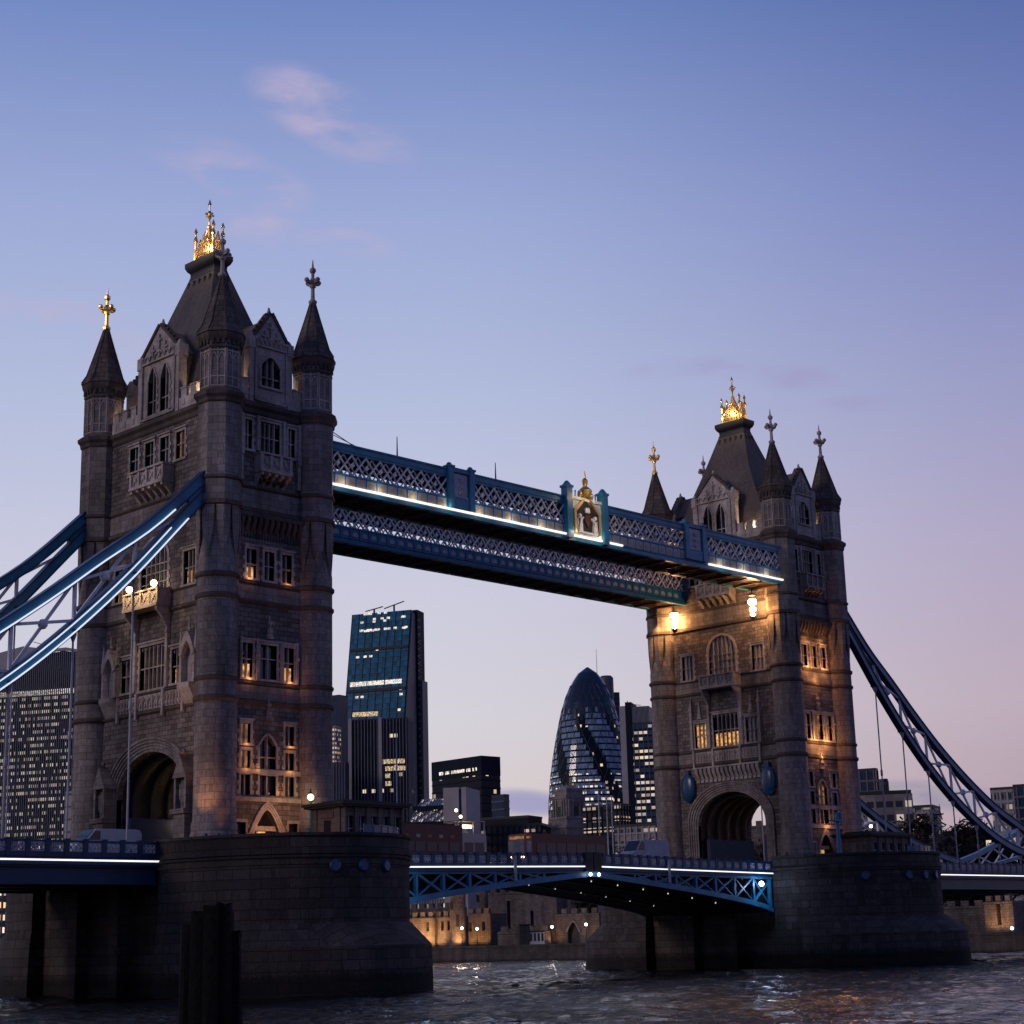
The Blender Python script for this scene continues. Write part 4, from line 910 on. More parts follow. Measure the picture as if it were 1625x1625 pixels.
# ------------------------------------------------------------------ high-level walkways
def walkway(yo, yi, label, near):
    """yo: outer face y, yi: inner face y"""
    root = thing('high_walkway', label, 'walkway', (41.15, (yo+yi)/2, 44.4), 'pair of high-level footbridges between the towers')
    x0, x1 = 5.6, 76.7
    if not near: x0, x1 = 5.4, 76.9
    mb = MB(); mb.box(x0, x1, min(yo, yi)+.1, max(yo, yi)-.1, 44.72, 44.95); mb.build('floor', IRON, root)
    mb = MB(); mb.box(x0, x1, min(yo, yi)+.35, max(yo, yi)-.35, 48.7, 48.95); mb.build('roof', LEAD, root)
    mb = MB(); n = 24
    for i in range(n): x = x0+(i+.5)*(x1-x0)/n; mb.box(x-.09, x+.09, min(yo, yi)+.3, max(yo, yi)-.3, 44.42, 44.718)
    for i in range(n-1):
        xa = x0+(i+.55)*(x1-x0)/n; xb = x0+(i+1.45)*(x1-x0)/n; mb.bar((xa, min(yo, yi)+.4, 44.6), (xb, max(yo, yi)-.4, 44.6), .1, .1); mb.bar((xa, max(yo, yi)-.4, 44.56), (xb, min(yo, yi)+.4, 44.56), .1, .08)
    mb.build('floor_beam', RUST, root)
    for y, s in ((yo, -1 if yo < yi else 1), (yi, 1 if yo < yi else -1)):
        F = Fr((0, y, 0), (-s*-1 if False else 1, 0, 0), (0, s, 0)); camside = s < 0
        mb = MB(); mb.fb(F, x0, x1, 48.55, 49.05, -.42, .08); mb.fb(F, x0, x1, 49.05, 49.2, -.5, .2); mb.fb(F, x0, x1, 48.32, 48.55, -.3, .0); mb.build('top_chord', BLUE, root)
        mb = MB(); mb.fb(F, x0, x1, 45.05, 46.15, -.42, .06); mb.fb(F, x0, x1, 46.15, 46.3, -.46, .16); mb.fb(F, x0, x1, 44.55, 44.95, -.5, .14); mb.build('bottom_chord', BLUE, root)
        if not camside: 
            mb = MB(); n = 60
            for i in range(n):
                xa, xb = x0+(x1-x0)*i/n, x0+(x1-x0)*(i+1)/n; mb.bar(F.p(xa, 46.3, -.25), F.p(xb, 48.3, -.25), .1, .12, (0, 1, 0)); mb.bar(F.p(xb, 46.3, -.2), F.p(xa, 48.3, -.2), .1, .12, (0, 1, 0))
            mb.build('lattice', WHITE, root); continue
        mb = MB(); bays = [(x0, 21.3), (24.3, 38.0), (44.3, 57.9), (61.0, x1)] if near else [(x0, x1)]
        for a, b in bays:
            mb = MB(); n = max(1, round((b-a)/1.72)); st = (b-a)/n
            for i in range(n):
                xa, xb = a+i*st, a+(i+1)*st
                mb.bar(F.p(xa, 46.3, -.06), F.p(xb, 48.32, -.06), .15, .15, (0, 1, 0)); mb.bar(F.p(xb, 46.3, -.14), F.p(xa, 48.32, -.14), .15, .15, (0, 1, 0))
                xm = (xa+xb)/2
                mb.bar(F.p(xm, 46.3, -.24), F.p(xb+st*.5 if i < n-1 else xb, 48.32 if i < n-1 else 47.3, -.24), .10, .12, (0, 1, 0)); mb.bar(F.p(xm, 46.3, -.32), F.p(xa-st*.5 if i else xa, 48.32 if i else 47.3, -.32), .10, .12, (0, 1, 0))
                mb.fpoly(F, [(xa-.26, 47.31), (xa, 47.05), (xa+.26, 47.31), (xa, 47.57)], -.05, .06) if i else None
            mb.build('lattice', WHITE, root)
        w = 1.28; GM = plain('gilt_cream', (.40, .30, .15), .5) if near else PALE
        n = int((x1-x0)/w)
        for i in range(n):
            c = x0+(i+.5)*w
            if near and any(p0 < c < p1 for p0, p1 in ((21.3, 24.3), (38.0, 44.3), (57.9, 61.0))): continue
            A = arch(c-.36, c+.36, 45.5, .34, 8); mb = MB(); mb.fpoly(F, [(c-.36, 45.35)]+A+[(c+.36, 45.35)], .06, .10); mb.build('gilt_panel', GM, root)
        for i in range(n+1): c = x0+i*w; mb = MB(); mb.fb(F, c-.05, c+.05, 45.08, 46.14, .06, .12); mb.build('chord_rib', BLUE, root)
        if near:
            for a, b in bays: mb = MB(); mb.fb(F, a+.05, b-.05, 45.22, 46.10, .061, .075); mb.build('frieze', PALE, root)
            for a, b in ((x0, 46.8), (61.7, x1)):
                mb = MB(); mb.fb(F, a, b, 44.99, 45.17, .10, .30); mb.build('light_strip', LEDW, root)
                for x in np.arange(a+2.2, b, 4.4): lamp('POINT', F.p(float(x), 45.35, .60), 22, (1, .85, .66), root, .3)
            for a, b in ((21.4, 24.25), (57.85, 60.95)):
                mb = MB()
                for x in (a, b): mb.fb(F, x-.34, x+.34, 45.2, 49.3, .01, .4); mb.fb(F, x-.42, x+.42, 49.3, 49.5, -.4, .5); mb.ball(F.p(x, 49.55, .05), .3, 8, 5)
                mb.fb(F, a+.34, b-.34, 48.9, 49.35, -.3, .32); mb.fb(F, a+.34, b-.34, 45.2, 46.3, .07, .3)
                p = mb.build('pilaster', BLUE, root)
                mb = MB(); mb.fb(F, a+.5, b-.5, 46.4, 48.8, .0, .16)
                for z in (46.7, 47.35, 48.0): mb.ball(F.p((a+b)/2, z+.2, .16), .28, 6, 4)
                mb.build('relief_panel', PALE, p)
            a, b = 38.3, 43.9
            for x in (a, b):
                mb = MB(); mb.fb(F, x-.42, x+.42, 44.7, 50.1, -.3, .55); mb.fb(F, x-.52, x+.52, 50.1, 50.35, -.4, .65); mb.loft([[F.p(x+dx, 50.35, w) for dx, w in ((-.4, -.2), (.4, -.2), (.4, .5), (-.4, .5))], [F.p(x+dx, 50.85, w) for dx, w in ((-.12, .05), (.12, .05), (.12, .25), (-.12, .25))]]); p = mb.build('emblem_post', BLUE, root)
            mb = MB(); mb.fb(F, a+.42, b-.42, 45.2, 49.0, -.1, .22); mb.fb(F, a+.42, b-.42, 49.0, 49.3, -.1, .4); em = mb.build('emblem_panel', WHITE, root)
            c = (a+b)/2
            mb = MB(); O = []
            for i in range(17):
                t = -1+2*i/16; q = abs(t); O.append((c+t*2.0, 48.0+1.5*(1-q)**1.0*(.55+.45*(1-q))+.35*(1-q*q)))
            I = [(c+(x-c)*.86, z-.28) for x, z in O]; mb.strip(F, I, O, .22, .48); mb.fb(F, c-2.02, c-1.72, 45.4, 48.0, .22, .46); mb.fb(F, c+1.72, c+2.02, 45.4, 48.0, .22, .46)
            mb.loft([[F.p(c+k*math.cos(t*math.pi/5), z, .2+k*math.sin(t*math.pi/5)) for t in range(10)] for k, z in ((.5, 49.3), (.62, 49.7), (.75, 50.2), (.5, 50.45), (.2, 50.7), (.3, 51.0), (.34, 51.3), (.12, 51.6), (.1, 52.0), (.03, 52.4))])
            for s in (-1, 1): mb.ball(F.p(c+s*.85, 49.75, .2), .32, 8, 5)
            mb.build('gilt_canopy', GOLD, em)
            mb = MB(); mb.fb(F, c-1.7, c+1.7, 45.45, 48.0, .225, .26); mb.fpoly(F, [(c-1.7, 48.001), (c+1.7, 48.001), (c, 49.1)], .225, .26); mb.build('dark_field', LEAD, em)
            mb = MB(); mb.fpoly(F, [(c-.44, 47.5), (c+.44, 47.5), (c+.44, 46.8), (c, 46.15), (c-.44, 46.8)], .27, .46); mb.build('shield', RUST, em)
            mb = MB(); mb.fb(F, c-.34, c+.34, 47.75, 48.0, .27, .5); mb.fpoly(F, [(c-.4, 48.001), (c+.4, 48.001), (c+.22, 48.35), (c, 48.2), (c-.22, 48.35)], .27, .46)
            for s in (-1, 1):
                mb.bar(F.p(c+s*1.35, 45.6, .36), F.p(c+s*1.05, 46.9, .36), .4, .3); mb.bar(F.p(c+s*1.05, 46.9, .36), F.p(c+s*.62, 47.2, .4), .2, .2); mb.ball(F.p(c+s*1.2, 47.3, .38), .24, 8, 5); mb.bar(F.p(c+s*1.45, 45.7, .34), F.p(c+s*1.5, 47.0, .34), .12, .12); mb.bar(F.p(c+s*.95, 45.55, .36), F.p(c+s*1.0, 46.5, .36), .25, .25)
            mb.fb(F, c-1.5, c+1.5, 45.45, 45.65, .27, .5)
            mb.build('coat_of_arms', WHITE, em)
            mb = MB()
            for i in range(9): x = a+.7+i*(b-a-1.4)/8; mb.bar(F.p(x, 49.3, .2), F.p(x, 49.9, .2), .1, .1); mb.ball(F.p(x, 49.95, .2), .1, 6, 4)
            mb.build('cresting', BLUE, em)
            lamp('POINT', F.p(c, 45.7, 2.6), 120, (1, .8, .5), root, .3); lamp('POINT', F.p(c, 49.9, 2.4), 160, (1, .75, .4), root, .3)
        else:
            for x in np.arange(8.5, 76, 6.8): lamp('POINT', (float(x), yo+1.2, 47.2), 16, (.9, .9, 1), root, .3)
    if near:
        for x, h in ((16.8, 2.0), (30.3, 1.8)):
            mb = MB(); mb.lathe(x, (yo+yi)/2, [(.5, 48.95), (.3, 49.6), (.08, 50.2), (.04, 49.2+h+.9)], 6); mb.build('roof_mast', IRON, root)
        mb = MB(); mb.bar((5.8, -9.0, 51.3), (11.0, -9.4, 49.25), .06, .06); mb.bar((5.8, -8.6, 51.0), (12.5, -9.2, 49.25), .05, .05); mb.build('stay_wire', IRON, root)
    return root
WN = walkway(-10.35, -5.6, 'near high walkway with a lit strip and a gilded coat of arms', True)
WF = walkway(10.1, 5.3, 'far high walkway, seen below and behind the emblem walkway', False)
# the two big lantern clusters under the walkway ends at the right tower
for (x, y, z, lab) in ((75.9, 6.3, 43.0, 'glowing lantern cluster under the far walkway, left of the two on the right tower'), (74.6, -6.8, 42.5, 'glowing lantern cluster under the near walkway end, beside the right tower corner')):
    t = thing('hanging_lantern', lab, 'lantern', (x, y, 44.4), 'lantern clusters under the walkway ends')
    mb = MB(); mb.lathe(x, y, [(.08, 44.4), (.08, 43.9), (.5, 43.75), (.5, 43.6), (.1, 43.5)], 10); mb.lathe(x, y, [(.1, z-1.55), (.4, z-1.45), (.3, z-1.7), (.05, z-1.9)], 10)
    for k in range(4): a = k*math.pi/2+.4; mb.bar((x+.5*math.cos(a), y+.5*math.sin(a), z+.9), (x+.42*math.cos(a), y+.42*math.sin(a), z-1.5), .05, .05)
    mb.build('frame', IRON, t)
    for dz, r in ((.35, .52), (-.55, .40), (-1.15, .27)): mb = MB(); mb.ball((x, y, z+dz), r, 12, 8, .8); mb.build('globe', HOTB, t)
    lamp('POINT', (x-.3, y, z-.3), 60, (1, .46, .15), t, .5)
lamp('SPOT', (74.4, 7.9, 42.6), 1300, (1, .48, .15), TR, .3, (77.0, 9.2, 39.2), 60)
lamp('POINT', (74.2, -8.6, 41.2), 300, (1, .46, .15), TR, .2)

# ------------------------------------------------------------------ suspension chains
UPR = [(6.3, 44.2), (8.2, 42.3), (12.7, 37.9), (17.3, 34.9), (19.3, 33.0), (22.6, 30.6), (25.4, 28.5), (28.5, 26.4), (34.1, 23.1), (40, 20.1), (48, 17.2), (55, 15.3), (62, 14.0)]
LWR = [(6.3, 42.6), (8.6, 40.2), (13.6, 34.5), (19.1, 29.15), (24.5, 24.6), (30, 20.9), (35.5, 17.9), (41, 15.6), (47.3, 14.0), (55, 13.2), (62, 13.5)]
def interp(P, s):
    for (a, za), (b, zb) in zip(P[:-1], P[1:]):
        if s <= b: return za+(zb-za)*(s-a)/(b-a)
    return P[-1][1]
def smooth(P, n=44): 
    xs = np.linspace(P[0][0], P[-1][0], n); z = np.array([interp(P, x) for x in xs])
    for _ in range(4): z[1:-1] = (z[:-2]+2*z[1:-1]+z[2:])/4
    return list(zip(xs.tolist(), z.tolist()))
SU, SL = smooth(UPR), smooth(LWR)
def chain(x0, dr, y, label, leds, tail):
    root = thing('suspension_chain', label, 'suspension chain', (x0+dr*6.3, y, 43.4), 'blue lens-shaped suspension chains of the side spans')
    X = lambda s: x0+dr*s
    def chord(P, off, h, w, name, m, s0=0, s1=99, parent=root, dy=0):
        mb = MB(); Q = [q for q in P if s0 <= q[0] <= s1]
        sec = [(-w/2, -h/2), (w/2, -h/2), (w/2, h/2), (-w/2, h/2)]; rings = []
        for i, (s, z) in enumerate(Q):
            a, b = Q[max(i-1, 0)], Q[min(i+1, len(Q)-1)]; L_ = math.hypot(b[0]-a[0], b[1]-a[1]); nx, nz = -(b[1]-a[1])/L_, (b[0]-a[0])/L_
            rings.append([(X(s+nx*(v+off)), y+u+dy, z+nz*(v+off)) for u, v in sec])
        mb.loft(rings); return mb.build(name, m, parent)
    uc = chord(SU, 0, .72, .66, 'upper_chord', BLUE); lc = chord(SL, 0, .72, .66, 'lower_chord', BLUE)
    for p, P in ((uc, SU), (lc, SL)):
        chord(P, .36+.05, .09, .9, 'flange', NAVY, parent=p); chord(P, -.36-.05, .09, .9, 'flange', NAVY, parent=p)
    # the solid gusset where both chords meet at the tower
    mb = MB(); mb.hexa([(X(a), y+b, z) for z, a, b in ((42.3, 6.2, -.3), (40.3, 8.5, -.3), (40.3, 8.5, .3), (42.3, 6.2, .3), (44.2, 6.2, -.3), (42.0, 8.5, -.3), (42.0, 8.5, .3), (44.2, 6.2, .3))]); mb.build('gusset', BLUE, root)
    mb = MB(); nodes = [13.6+5.46*i for i in range(9)]
    for i, s in enumerate(nodes):
        zu, zl = interp(SU, s)-.4, interp(SL, s)+.4
        if zu-zl > .5: mb.bar((X(s), y, zl), (X(s), y, zu), .26, .26)
        if i < len(nodes)-1:
            s2 = nodes[i+1]; zu2, zl2 = interp(SU, s2)-.4, interp(SL, s2)+.4
            for o, (za, zb) in ((-.13, (zl, zu2)), (.13, (zu, zl2))):
                if zu2-zl2 > .4 or zu-zl > .4: mb.bar((X(s), y+o, za), (X(s2), y+o, zb), .2, .24)
            sm, zm = (s+s2)/2, (zl+zu+zl2+zu2)/4; mb.ball((X(sm), y, zm), .42, 8, 5)
    s = 8.6; mb.bar((X(9.5), y, interp(SL, 9.5)+.4), (X(13.6), y, interp(SU, 13.6)-.4), .2, .24)
    mb.build('web', WHITE, root)
    for i, s in enumerate(nodes):
        zl = interp(SL, s)-.4
        if zl < 12.4: continue
        mb = MB(); mb.tube([(X(s), y, zl), (X(s), y, 11.6)], .085, 8)
        mb.lathe(X(s), y, [(.26, zl+.0), (.28, zl-.35), (.16, zl-.7), (.085, zl-.9)], 8)
        if zl-11.6 > 6: zc = 11.6+(zl-11.6)*.52; mb.lathe(X(s), y, [(.09, zc-.4), (.15, zc-.3), (.15, zc+.3), (.09, zc+.4)], 8)
        mb.build('hanger', PALE, root)
        mb = MB(); mb.box(X(s)-.28, X(s)+.28, y-.5, y+.5, zl-.1, zl+.06); mb.build('hanger_shoe', NAVY, root)
    if leds:
        yy = -.40 if y < 0 else -.40
        chord(SU, -.30, .12, .10, 'light_strip', LEDC, 9.4, 99, dy=-.50)
        chord(SL, .24, .09, .10, 'light_strip', LEDC, 9.2, 99, dy=-.50); chord(SL, -.32, .11, .10, 'light_strip', LEDC, 8.8, 99, dy=-.50)
    if tail:
        P = [(62, 13.7), (67.6, 14.9), (74.8, 16.9), (82.6, 19.0), (92, 22)]; chord(P, .35, .7, .66, 'land_link', BLUE); chord([(62, 13.4), (70, 13.5), (80, 15.0), (92, 18.0)], 0, .5, .6, 'land_link', BLUE)
        mb = MB()
        for a, b in ((64, 68), (68, 72.5), (72.5, 77.5), (77.5, 83)):
            mb.bar((X(a), y, 13.45+max(0, a-70)*.15), (X(b), y, interp(P, b)), .18, .2); mb.bar((X(a), y, interp(P, a)), (X(b), y, 13.45+max(0, b-70)*.15), .18, .2)
        mb.build('land_web', WHITE, root)
        for s in (67, 72.5, 78, 83.5): mb = MB(); mb.tube([(X(s), y, 13.2), (X(s), y, 11.5)], .09, 8); mb.build('hanger', PALE, root)
    return root
chain(0, -1, -9.35, 'near left chain outlined in white light strips, crossing the left tower front', True, False)
chain(0, -1, 9.35, 'far left chain, darker blue, meeting the left tower at its back corner', False, False)
chain(TX, 1, -9.35, 'near right chain, sweeping down from the right tower to the right edge', False, True)
chain(TX, 1, 9.35, 'far right chain, low behind the right pier and cabin', False, True)

# ------------------------------------------------------------------ city helpers
def gp(px, depth, z=3.6, row=1490):
    p = at(px, row, depth); p.z = z; return p
def hz(px, py, depth):
    """height of the point over the ground spot (px, depth) that the photo shows at row py"""
    q = at(px, 1490, depth); lo, hi = -30, 600
    for _ in range(40):
        m_ = (lo+hi)/2; d = Vector((q.x, q.y, m_))-CAM
        if 812.5-FPX*d.dot(UP)/d.dot(FW) > py: lo = m_
        else: hi = m_
    return lo
def corners(p0, pc, p2, depth, a, deep=30, z=3.6, row=1490):
    """footprint with its near corner under pixel column pc; walls run back to p0 (left) and p2 (right)"""
    P1 = gp(pc, depth, z, row)
    P0 = gp(p0, depth+a, z, row); e = (P0-P1); e2 = Vector((-e.y, e.x, 0)).normalized()
    if e2.dot(FH) < 0: e2 = -e2
    if p2 is None: t = deep
    else:
        q = gp(p2, depth, z, row); d = Vector((q.x-CAM.x, q.y-CAM.y, 0)); det = e2.x*(-d.y)-e2.y*(-d.x); r = Vector((CAM.x-P1.x, CAM.y-P1.y, 0)); t = (r.x*(-d.y)-r.y*(-d.x))/det
    P2 = P1+e2*t
    return P0, P1, P2, P0+P2-P1
def faceframe(A, B, C_):
    U = (B-A).normalized(); Wd = Vector((U.y, -U.x, 0))
    if Wd.dot(C_-A) > 0: Wd = -Wd
    return Fr((A.x, A.y, 0), U, Wd), (B-A).length
def grid(mbF, mbM, F, Lf, z0, z1, cw, fh, fw_, mw, pf=.25, pm=.35):
    """floor bands and mullions standing proud of a glass face, on the same lattice as its panes"""
    k = math.ceil(z0/fh)
    while fw_ and k*fh < z1: mbF.fb(F, 0, Lf, k*fh-fw_/2, k*fh+fw_/2, -.1, pf); k += 1
    t = F.U if F.U.x+F.U.y*1.01 >= 0 else -F.U
    o = F.o.dot(t); sg = 1 if t.dot(F.U) > 0 else -1
    k = 0
    lo, hi = sorted((o, o+sg*Lf)); k = math.ceil(lo/cw)
    while mw and k*cw <= hi: u = (k*cw-o)*sg; mbM.fb(F, max(0, u-mw/2), min(Lf, u+mw/2), z0, z1, -.1, pm); k += 1
def block(name, label, cat, p0, pc, p2, ytop, depth, a, fmat, cw=3, fh=4, fw_=.9, mw=.5, bandm=None, mulm=None, deep=30, z0=3.6, roofm=None, group=None, cap=0, capm=None, par=.8):
    P0, P1, P2, P3 = corners(p0, pc, p2, depth, a, deep, row=ytop); z1 = at(pc, ytop, depth).z; cen = (P0+P2)/2
    root = thing(name, label, cat, (cen.x, cen.y, z0), group)
    mb = MB(); mb.prism([(p.x, p.y) for p in (P0, P1, P2, P3)], z0, z1-cap); body = mb.build('wall', fmat, root, ang=5)
    bf, bm_ = MB(), MB()
    for A, B, O in ((P0, P1, P2), (P1, P2, P0)):
        F, Lf = faceframe(A, B, O); grid(bf, bm_, F, Lf, z0, z1-cap, cw, fh, fw_, mw)
    if bf.v: bf.build('floor_band', bandm or LEAD, body)
    if bm_.v: bm_.build('mullion', mulm or LEAD, body)
    q = lambda k: [((p.x-cen.x)*k+cen.x, (p.y-cen.y)*k+cen.y) for p in (P0, P1, P2, P3)]
    mb = MB(); mb.prism(q(1.012), z1-cap, z1 if cap else z1+par); mb.build('roof', capm or roofm or LEAD, root)
    return root, (P0, P1, P2, P3, z1)
CG = 'office buildings of the city skyline'
TEAL = facade('teal_glass', (.020, .150, .235), 3.0, 4.0, .12, (1, .75, .5), .9, .2, .4, 1)
DKGL = facade('black_glass', (.004, .008, .017), 2.4, 4.0, .22, (1, .72, .42), .8, .25, .5, 2, spec=.16)
OFFI = facade('lit_office_glass', (.030, .060, .105), 3.2, 4.1, .58, (1, .76, .52), .72, .2, .45, 3)
OFF2 = facade('half_lit_office_glass', (.02, .030, .050), 2.2, 3.6, .40, (1, .70, .42), .55, .2, .5, 4)
BEIG = facade('amber_lit_block', (.22, .19, .16), 1.8, 2.6, .60, (1, .62, .22), .75, .5, .2, 5, dark=(.03, .03, .035))
STRP = facade('blue_glass', (.010, .030, .070), 1.6, 4.0, .05, (1, .7, .4), .6, .2, .3, 6)
GHER = facade('diamond_glass', (.19, .28, .38), 2.7, 4.2, .55, (1, .82, .62), .95, .10, .45, 7, zmax=118, spec=.6)
ARCHGL = facade('atrium_glass', (.26, .25, .24), 2.2, 3.0, .72, (1, .74, .48), .62, .25, .3, 8)
MASON = facade('pale_masonry_block', (.24, .215, .21), 2.4, 3.4, .42, (1, .75, .5), .6, .6, .4, 9, dark=(.02, .025, .035))
CONC = plain('pale_concrete', (.34, .32, .33), .7, var=.12, scale=.2); GREYC = plain('grey_cladding', (.075, .078, .10), .5, var=.15, scale=.2)
DBLUE = plain('dark_blue_cladding', (.006, .012, .026), .6, var=.25, scale=.2, spec=.12); SILV = plain('silver_frame', (.23, .235, .26), .4, var=.15, scale=.3)

OFFLIT = lit_glass('white_lit_office', (1, .88, .76), 1.6)
# ---- wedge-shaped glass tower
def wedge():
    d = 1213; P1 = gp(618.2, d); w, D, zt = 48.1, 55.9, 251.4; U = RH*math.cos(.311)-FH*math.sin(.311); e2 = FH*math.cos(.311)+RH*math.sin(.311); O = P1-U*w
    root = thing('wedge_tower', 'tall teal glass tower with a slanted front and one bright white floor', 'skyscraper', (P1.x, P1.y, 3.6), CG)
    back = lambda z: (D-7)*(z-3.6)/(zt-3.6)
    def fz(py):
        lo, hi = 3.6, zt
        for _ in range(40):
            m_ = (lo+hi)/2; q = O+U*w*.5+e2*back(m_); dd = Vector((q.x, q.y, m_))-CAM
            if 812.5-FPX*dd.dot(UP)/dd.dot(FW) > py: lo = m_
            else: hi = m_
        return lo
    def pt(u, v, z): q = O+U*u+e2*v; return (q.x, q.y, z)
    mb = MB(); mb.loft([[pt(0, back(z), z), pt(w, back(z), z), pt(w, D, z), pt(0, D, z)] for z in (3.6, zt)]); body = mb.build('glass_front', TEAL, root, ang=5)
    fl = MB(); mm = MB(); k = 1
    while 3.6+4*k < zt:
        z = 3.6+4*k; b = back(z); fl.hexa([pt(0, b-.3, z), pt(w, b-.3, z), pt(w, b+.4, z), pt(0, b+.4, z), pt(0, b-.2, z+.55), pt(w, b-.2, z+.55), pt(w, b+.5, z+.55), pt(0, b+.5, z+.55)]); k += 1
    for i in range(9):
        u = w*i/8; mm.hexa([pt(u-.12, back(3.6)-.4, 3.6), pt(u+.12, back(3.6)-.4, 3.6), pt(u+.12, back(3.6)+.2, 3.6), pt(u-.12, back(3.6)+.2, 3.6), pt(u-.12, back(zt)-.4, zt), pt(u+.12, back(zt)-.4, zt), pt(u+.12, back(zt)+.2, zt), pt(u-.12, back(zt)+.2, zt)])
    fl.build('floor_band', NAVY, body); mm.build('mullion', DBLUE, body)
    for zz, m, h, a, b in ((fz(1087), OFFLIT, 3.2, .05, .93), (fz(1031), LEAD, 2.2, 0, 1), (fz(1097), LEAD, 2.0, 0, 1)):
        v = back(zz); n = 3 if m is OFFLIT else 1
        for i in range(n): mb = MB(); ua, ub = w*(a+(b-a)*i/n)+.5, w*(a+(b-a)*(i+1)/n)-.5; mb.hexa([pt(ua, v-.7, zz), pt(ub, v-.7, zz), pt(ub, v+.5, zz), pt(ua, v+.5, zz), pt(ua, v-.2, zz+h), pt(ub, v-.2, zz+h), pt(ub, v+.9, zz+h), pt(ua, v+.9, zz+h)]); mb.build('lit_floor' if m is OFFLIT else 'floor_joint', m, body)
    lz = [fz(y) for y in (974, 983, 987, 1000, 1001, 1042, 1106)]
    rr = random.Random(4)
    for j, z in enumerate(lz):
        for i in range(13 if j < 5 else 4):
            if rr.random() < (.62 if j in (0, 3, 4) else .4): u = w*(.12+.8*rr.random()); v = back(z); mb = MB(); mb.hexa([pt(u, v-.7, z), pt(u+2.2, v-.7, z), pt(u+2.2, v+.2, z), pt(u, v+.2, z), pt(u, v-.5, z+1.5), pt(u+2.2, v-.5, z+1.5), pt(u+2.2, v+.4, z+1.5), pt(u, v+.4, z+1.5)]); mb.build('lit_window', OFFLIT, body)
    # side frame and service core behind
    mb = MB()
    mb.loft([[pt(w+.02, back(z)+.6, z), pt(w+1.0, back(z)+.6, z), pt(w+1.0, D-.5, z), pt(w+.02, D-.5, z)] for z in (3.6, zt-2)]); mb.build('side_wall', GREYC, root, ang=5)
    mb = MB(); mb.hexa([pt(*q) for q in ((0, D+.02, 3.6), (w+2.4, D+.02, 3.6), (w+2.4, D+14, 3.6), (0, D+14, 3.6), (0, D+.02, zt+1), (w+2.4, D+.02, zt+1), (w+2.4, D+14, zt+1), (0, D+14, zt+1))]); core = mb.build('core', DBLUE, root)
    zs = zt*.79; mb = MB(); mb.hexa([pt(*q) for q in ((w+2.42, D+3, 3.6), (w+4.6, D+3, 3.6), (w+4.6, D+14, 3.6), (w+2.42, D+14, 3.6), (w+2.42, D+3, zs), (w+4.6, D+3, zs), (w+4.6, D+14, zs), (w+2.42, D+14, zs))]); mb.build('lift_shaft', GREYC, core)
    mb = MB()
    for i in range(44): z = 8+i*(zt-10)/44; mb.bar(pt(w+2.6, D-.6, z), pt(w+2.6, D+6, z+2.2), .3, .3); mb.bar(pt(w+2.6, D-.6, z+.2), pt(w+2.6, D+6, z-.6), .25, .25)
    mb.build('ladder_frame', SILV, core)
    for ua, ub, h in ((.20, .50, 2.2), (.52, .86, 4.0)):
        m2 = MB(); a, b = Vector(pt(w*ua, D-4, zt+1.2+h*.5)), Vector(pt(w*ub, D-4, zt+1.6+h*1.5)); m2.bar(a, b, .7, .7); m2.bar((a+b)/2, Vector(pt(w*(ua+ub)/2, D-4, zt-.5)), 1.0, 1.0); m2.build('cleaning_crane', IRON, root)
    for x in (0, w): pass
wedge()
# ---- the fin-fronted block before it
r, q = block('office_block', 'dark office block with white vertical columns, in front of the teal wedge tower', 'office building', 554, 646, 657, 1140, 900, 5, DKGL, 1.7, 4, 0, .24, mulm=SILV, deep=30, group=CG, par=.6)
F, Lf = faceframe(q[0], q[1], q[2])
for u in (.6, Lf*.54): mb = MB(); mb.fb(F, u-.9, u+.9, 3.6, q[4]+.9, -.2, 1.2); mb.build('column', CONC, r)
LF = lit_glass('amber_office_floor', (1, .72, .42), 1.0)
for z, a, b in ((hz(620, 1216, 900), .58, .95), (hz(620, 1227, 900), .62, .96), (hz(620, 1238, 900), .62, .70), (hz(620, 1250, 900), .62, .72), (hz(590, 1142, 900), .06, .5)): mb = MB(); mb.fb(F, Lf*a, Lf*b, z-1.3, z+1.0, .02, .2); mb.build('lit_floor', LF, r)
block('office_block', 'slim dark tower with a chamfered top, left of the teal wedge tower', 'office building', 525, 538, 552, 1104, 1250, 4, STRP, 3, 4, 0, .0, group=CG)
block('office_block', 'narrow beige block with amber windows beside the left tower', 'office building', 505, 532, 541, 1152, 1000, 4, BEIG, 1.8, 2.6, .5, .45, bandm=CONC, mulm=CONC, group=CG)
block('office_block', 'low blue ribbed block between left tower and the finned block', 'office building', 505, 548, 553, 1211, 880, 4, STRP, 1.5, 4, 0, .5, mulm=GREYC, group=CG)
# ---- black slab
r, q = block('office_block', 'black flat-topped office block with one strip of lights', 'office building', 685, 763, 793, 1199, 820, 26, DKGL, 2.0, 3.6, .7, .0, bandm=DBLUE, group=CG, cap=9, capm=DBLUE)
F, Lf = faceframe(q[0], q[1], q[2]); z = hz(730, 1229, 825); rr = random.Random(8)
for i in range(26):
    if rr.random() < .8: u = Lf*(.16+.8*i/26); mb = MB(); mb.fb(F, u, u+rr.uniform(.5, .95), z-.7, z+.8, .02, .3); mb.build('lit_window', OFFLIT, r)
block('office_block', 'small grey-blue block just right of the black block', 'office building', 780, 800, 808, 1263, 760, 5, STRP, 1.6, 3.4, .6, 0, bandm=GREYC, group=CG)
block('office_block', 'low dark roofline stepping down under the little cloud', 'office building', 748, 838, 860, 1297, 640, 10, DKGL, 2, 3, .0, .0, group=CG)
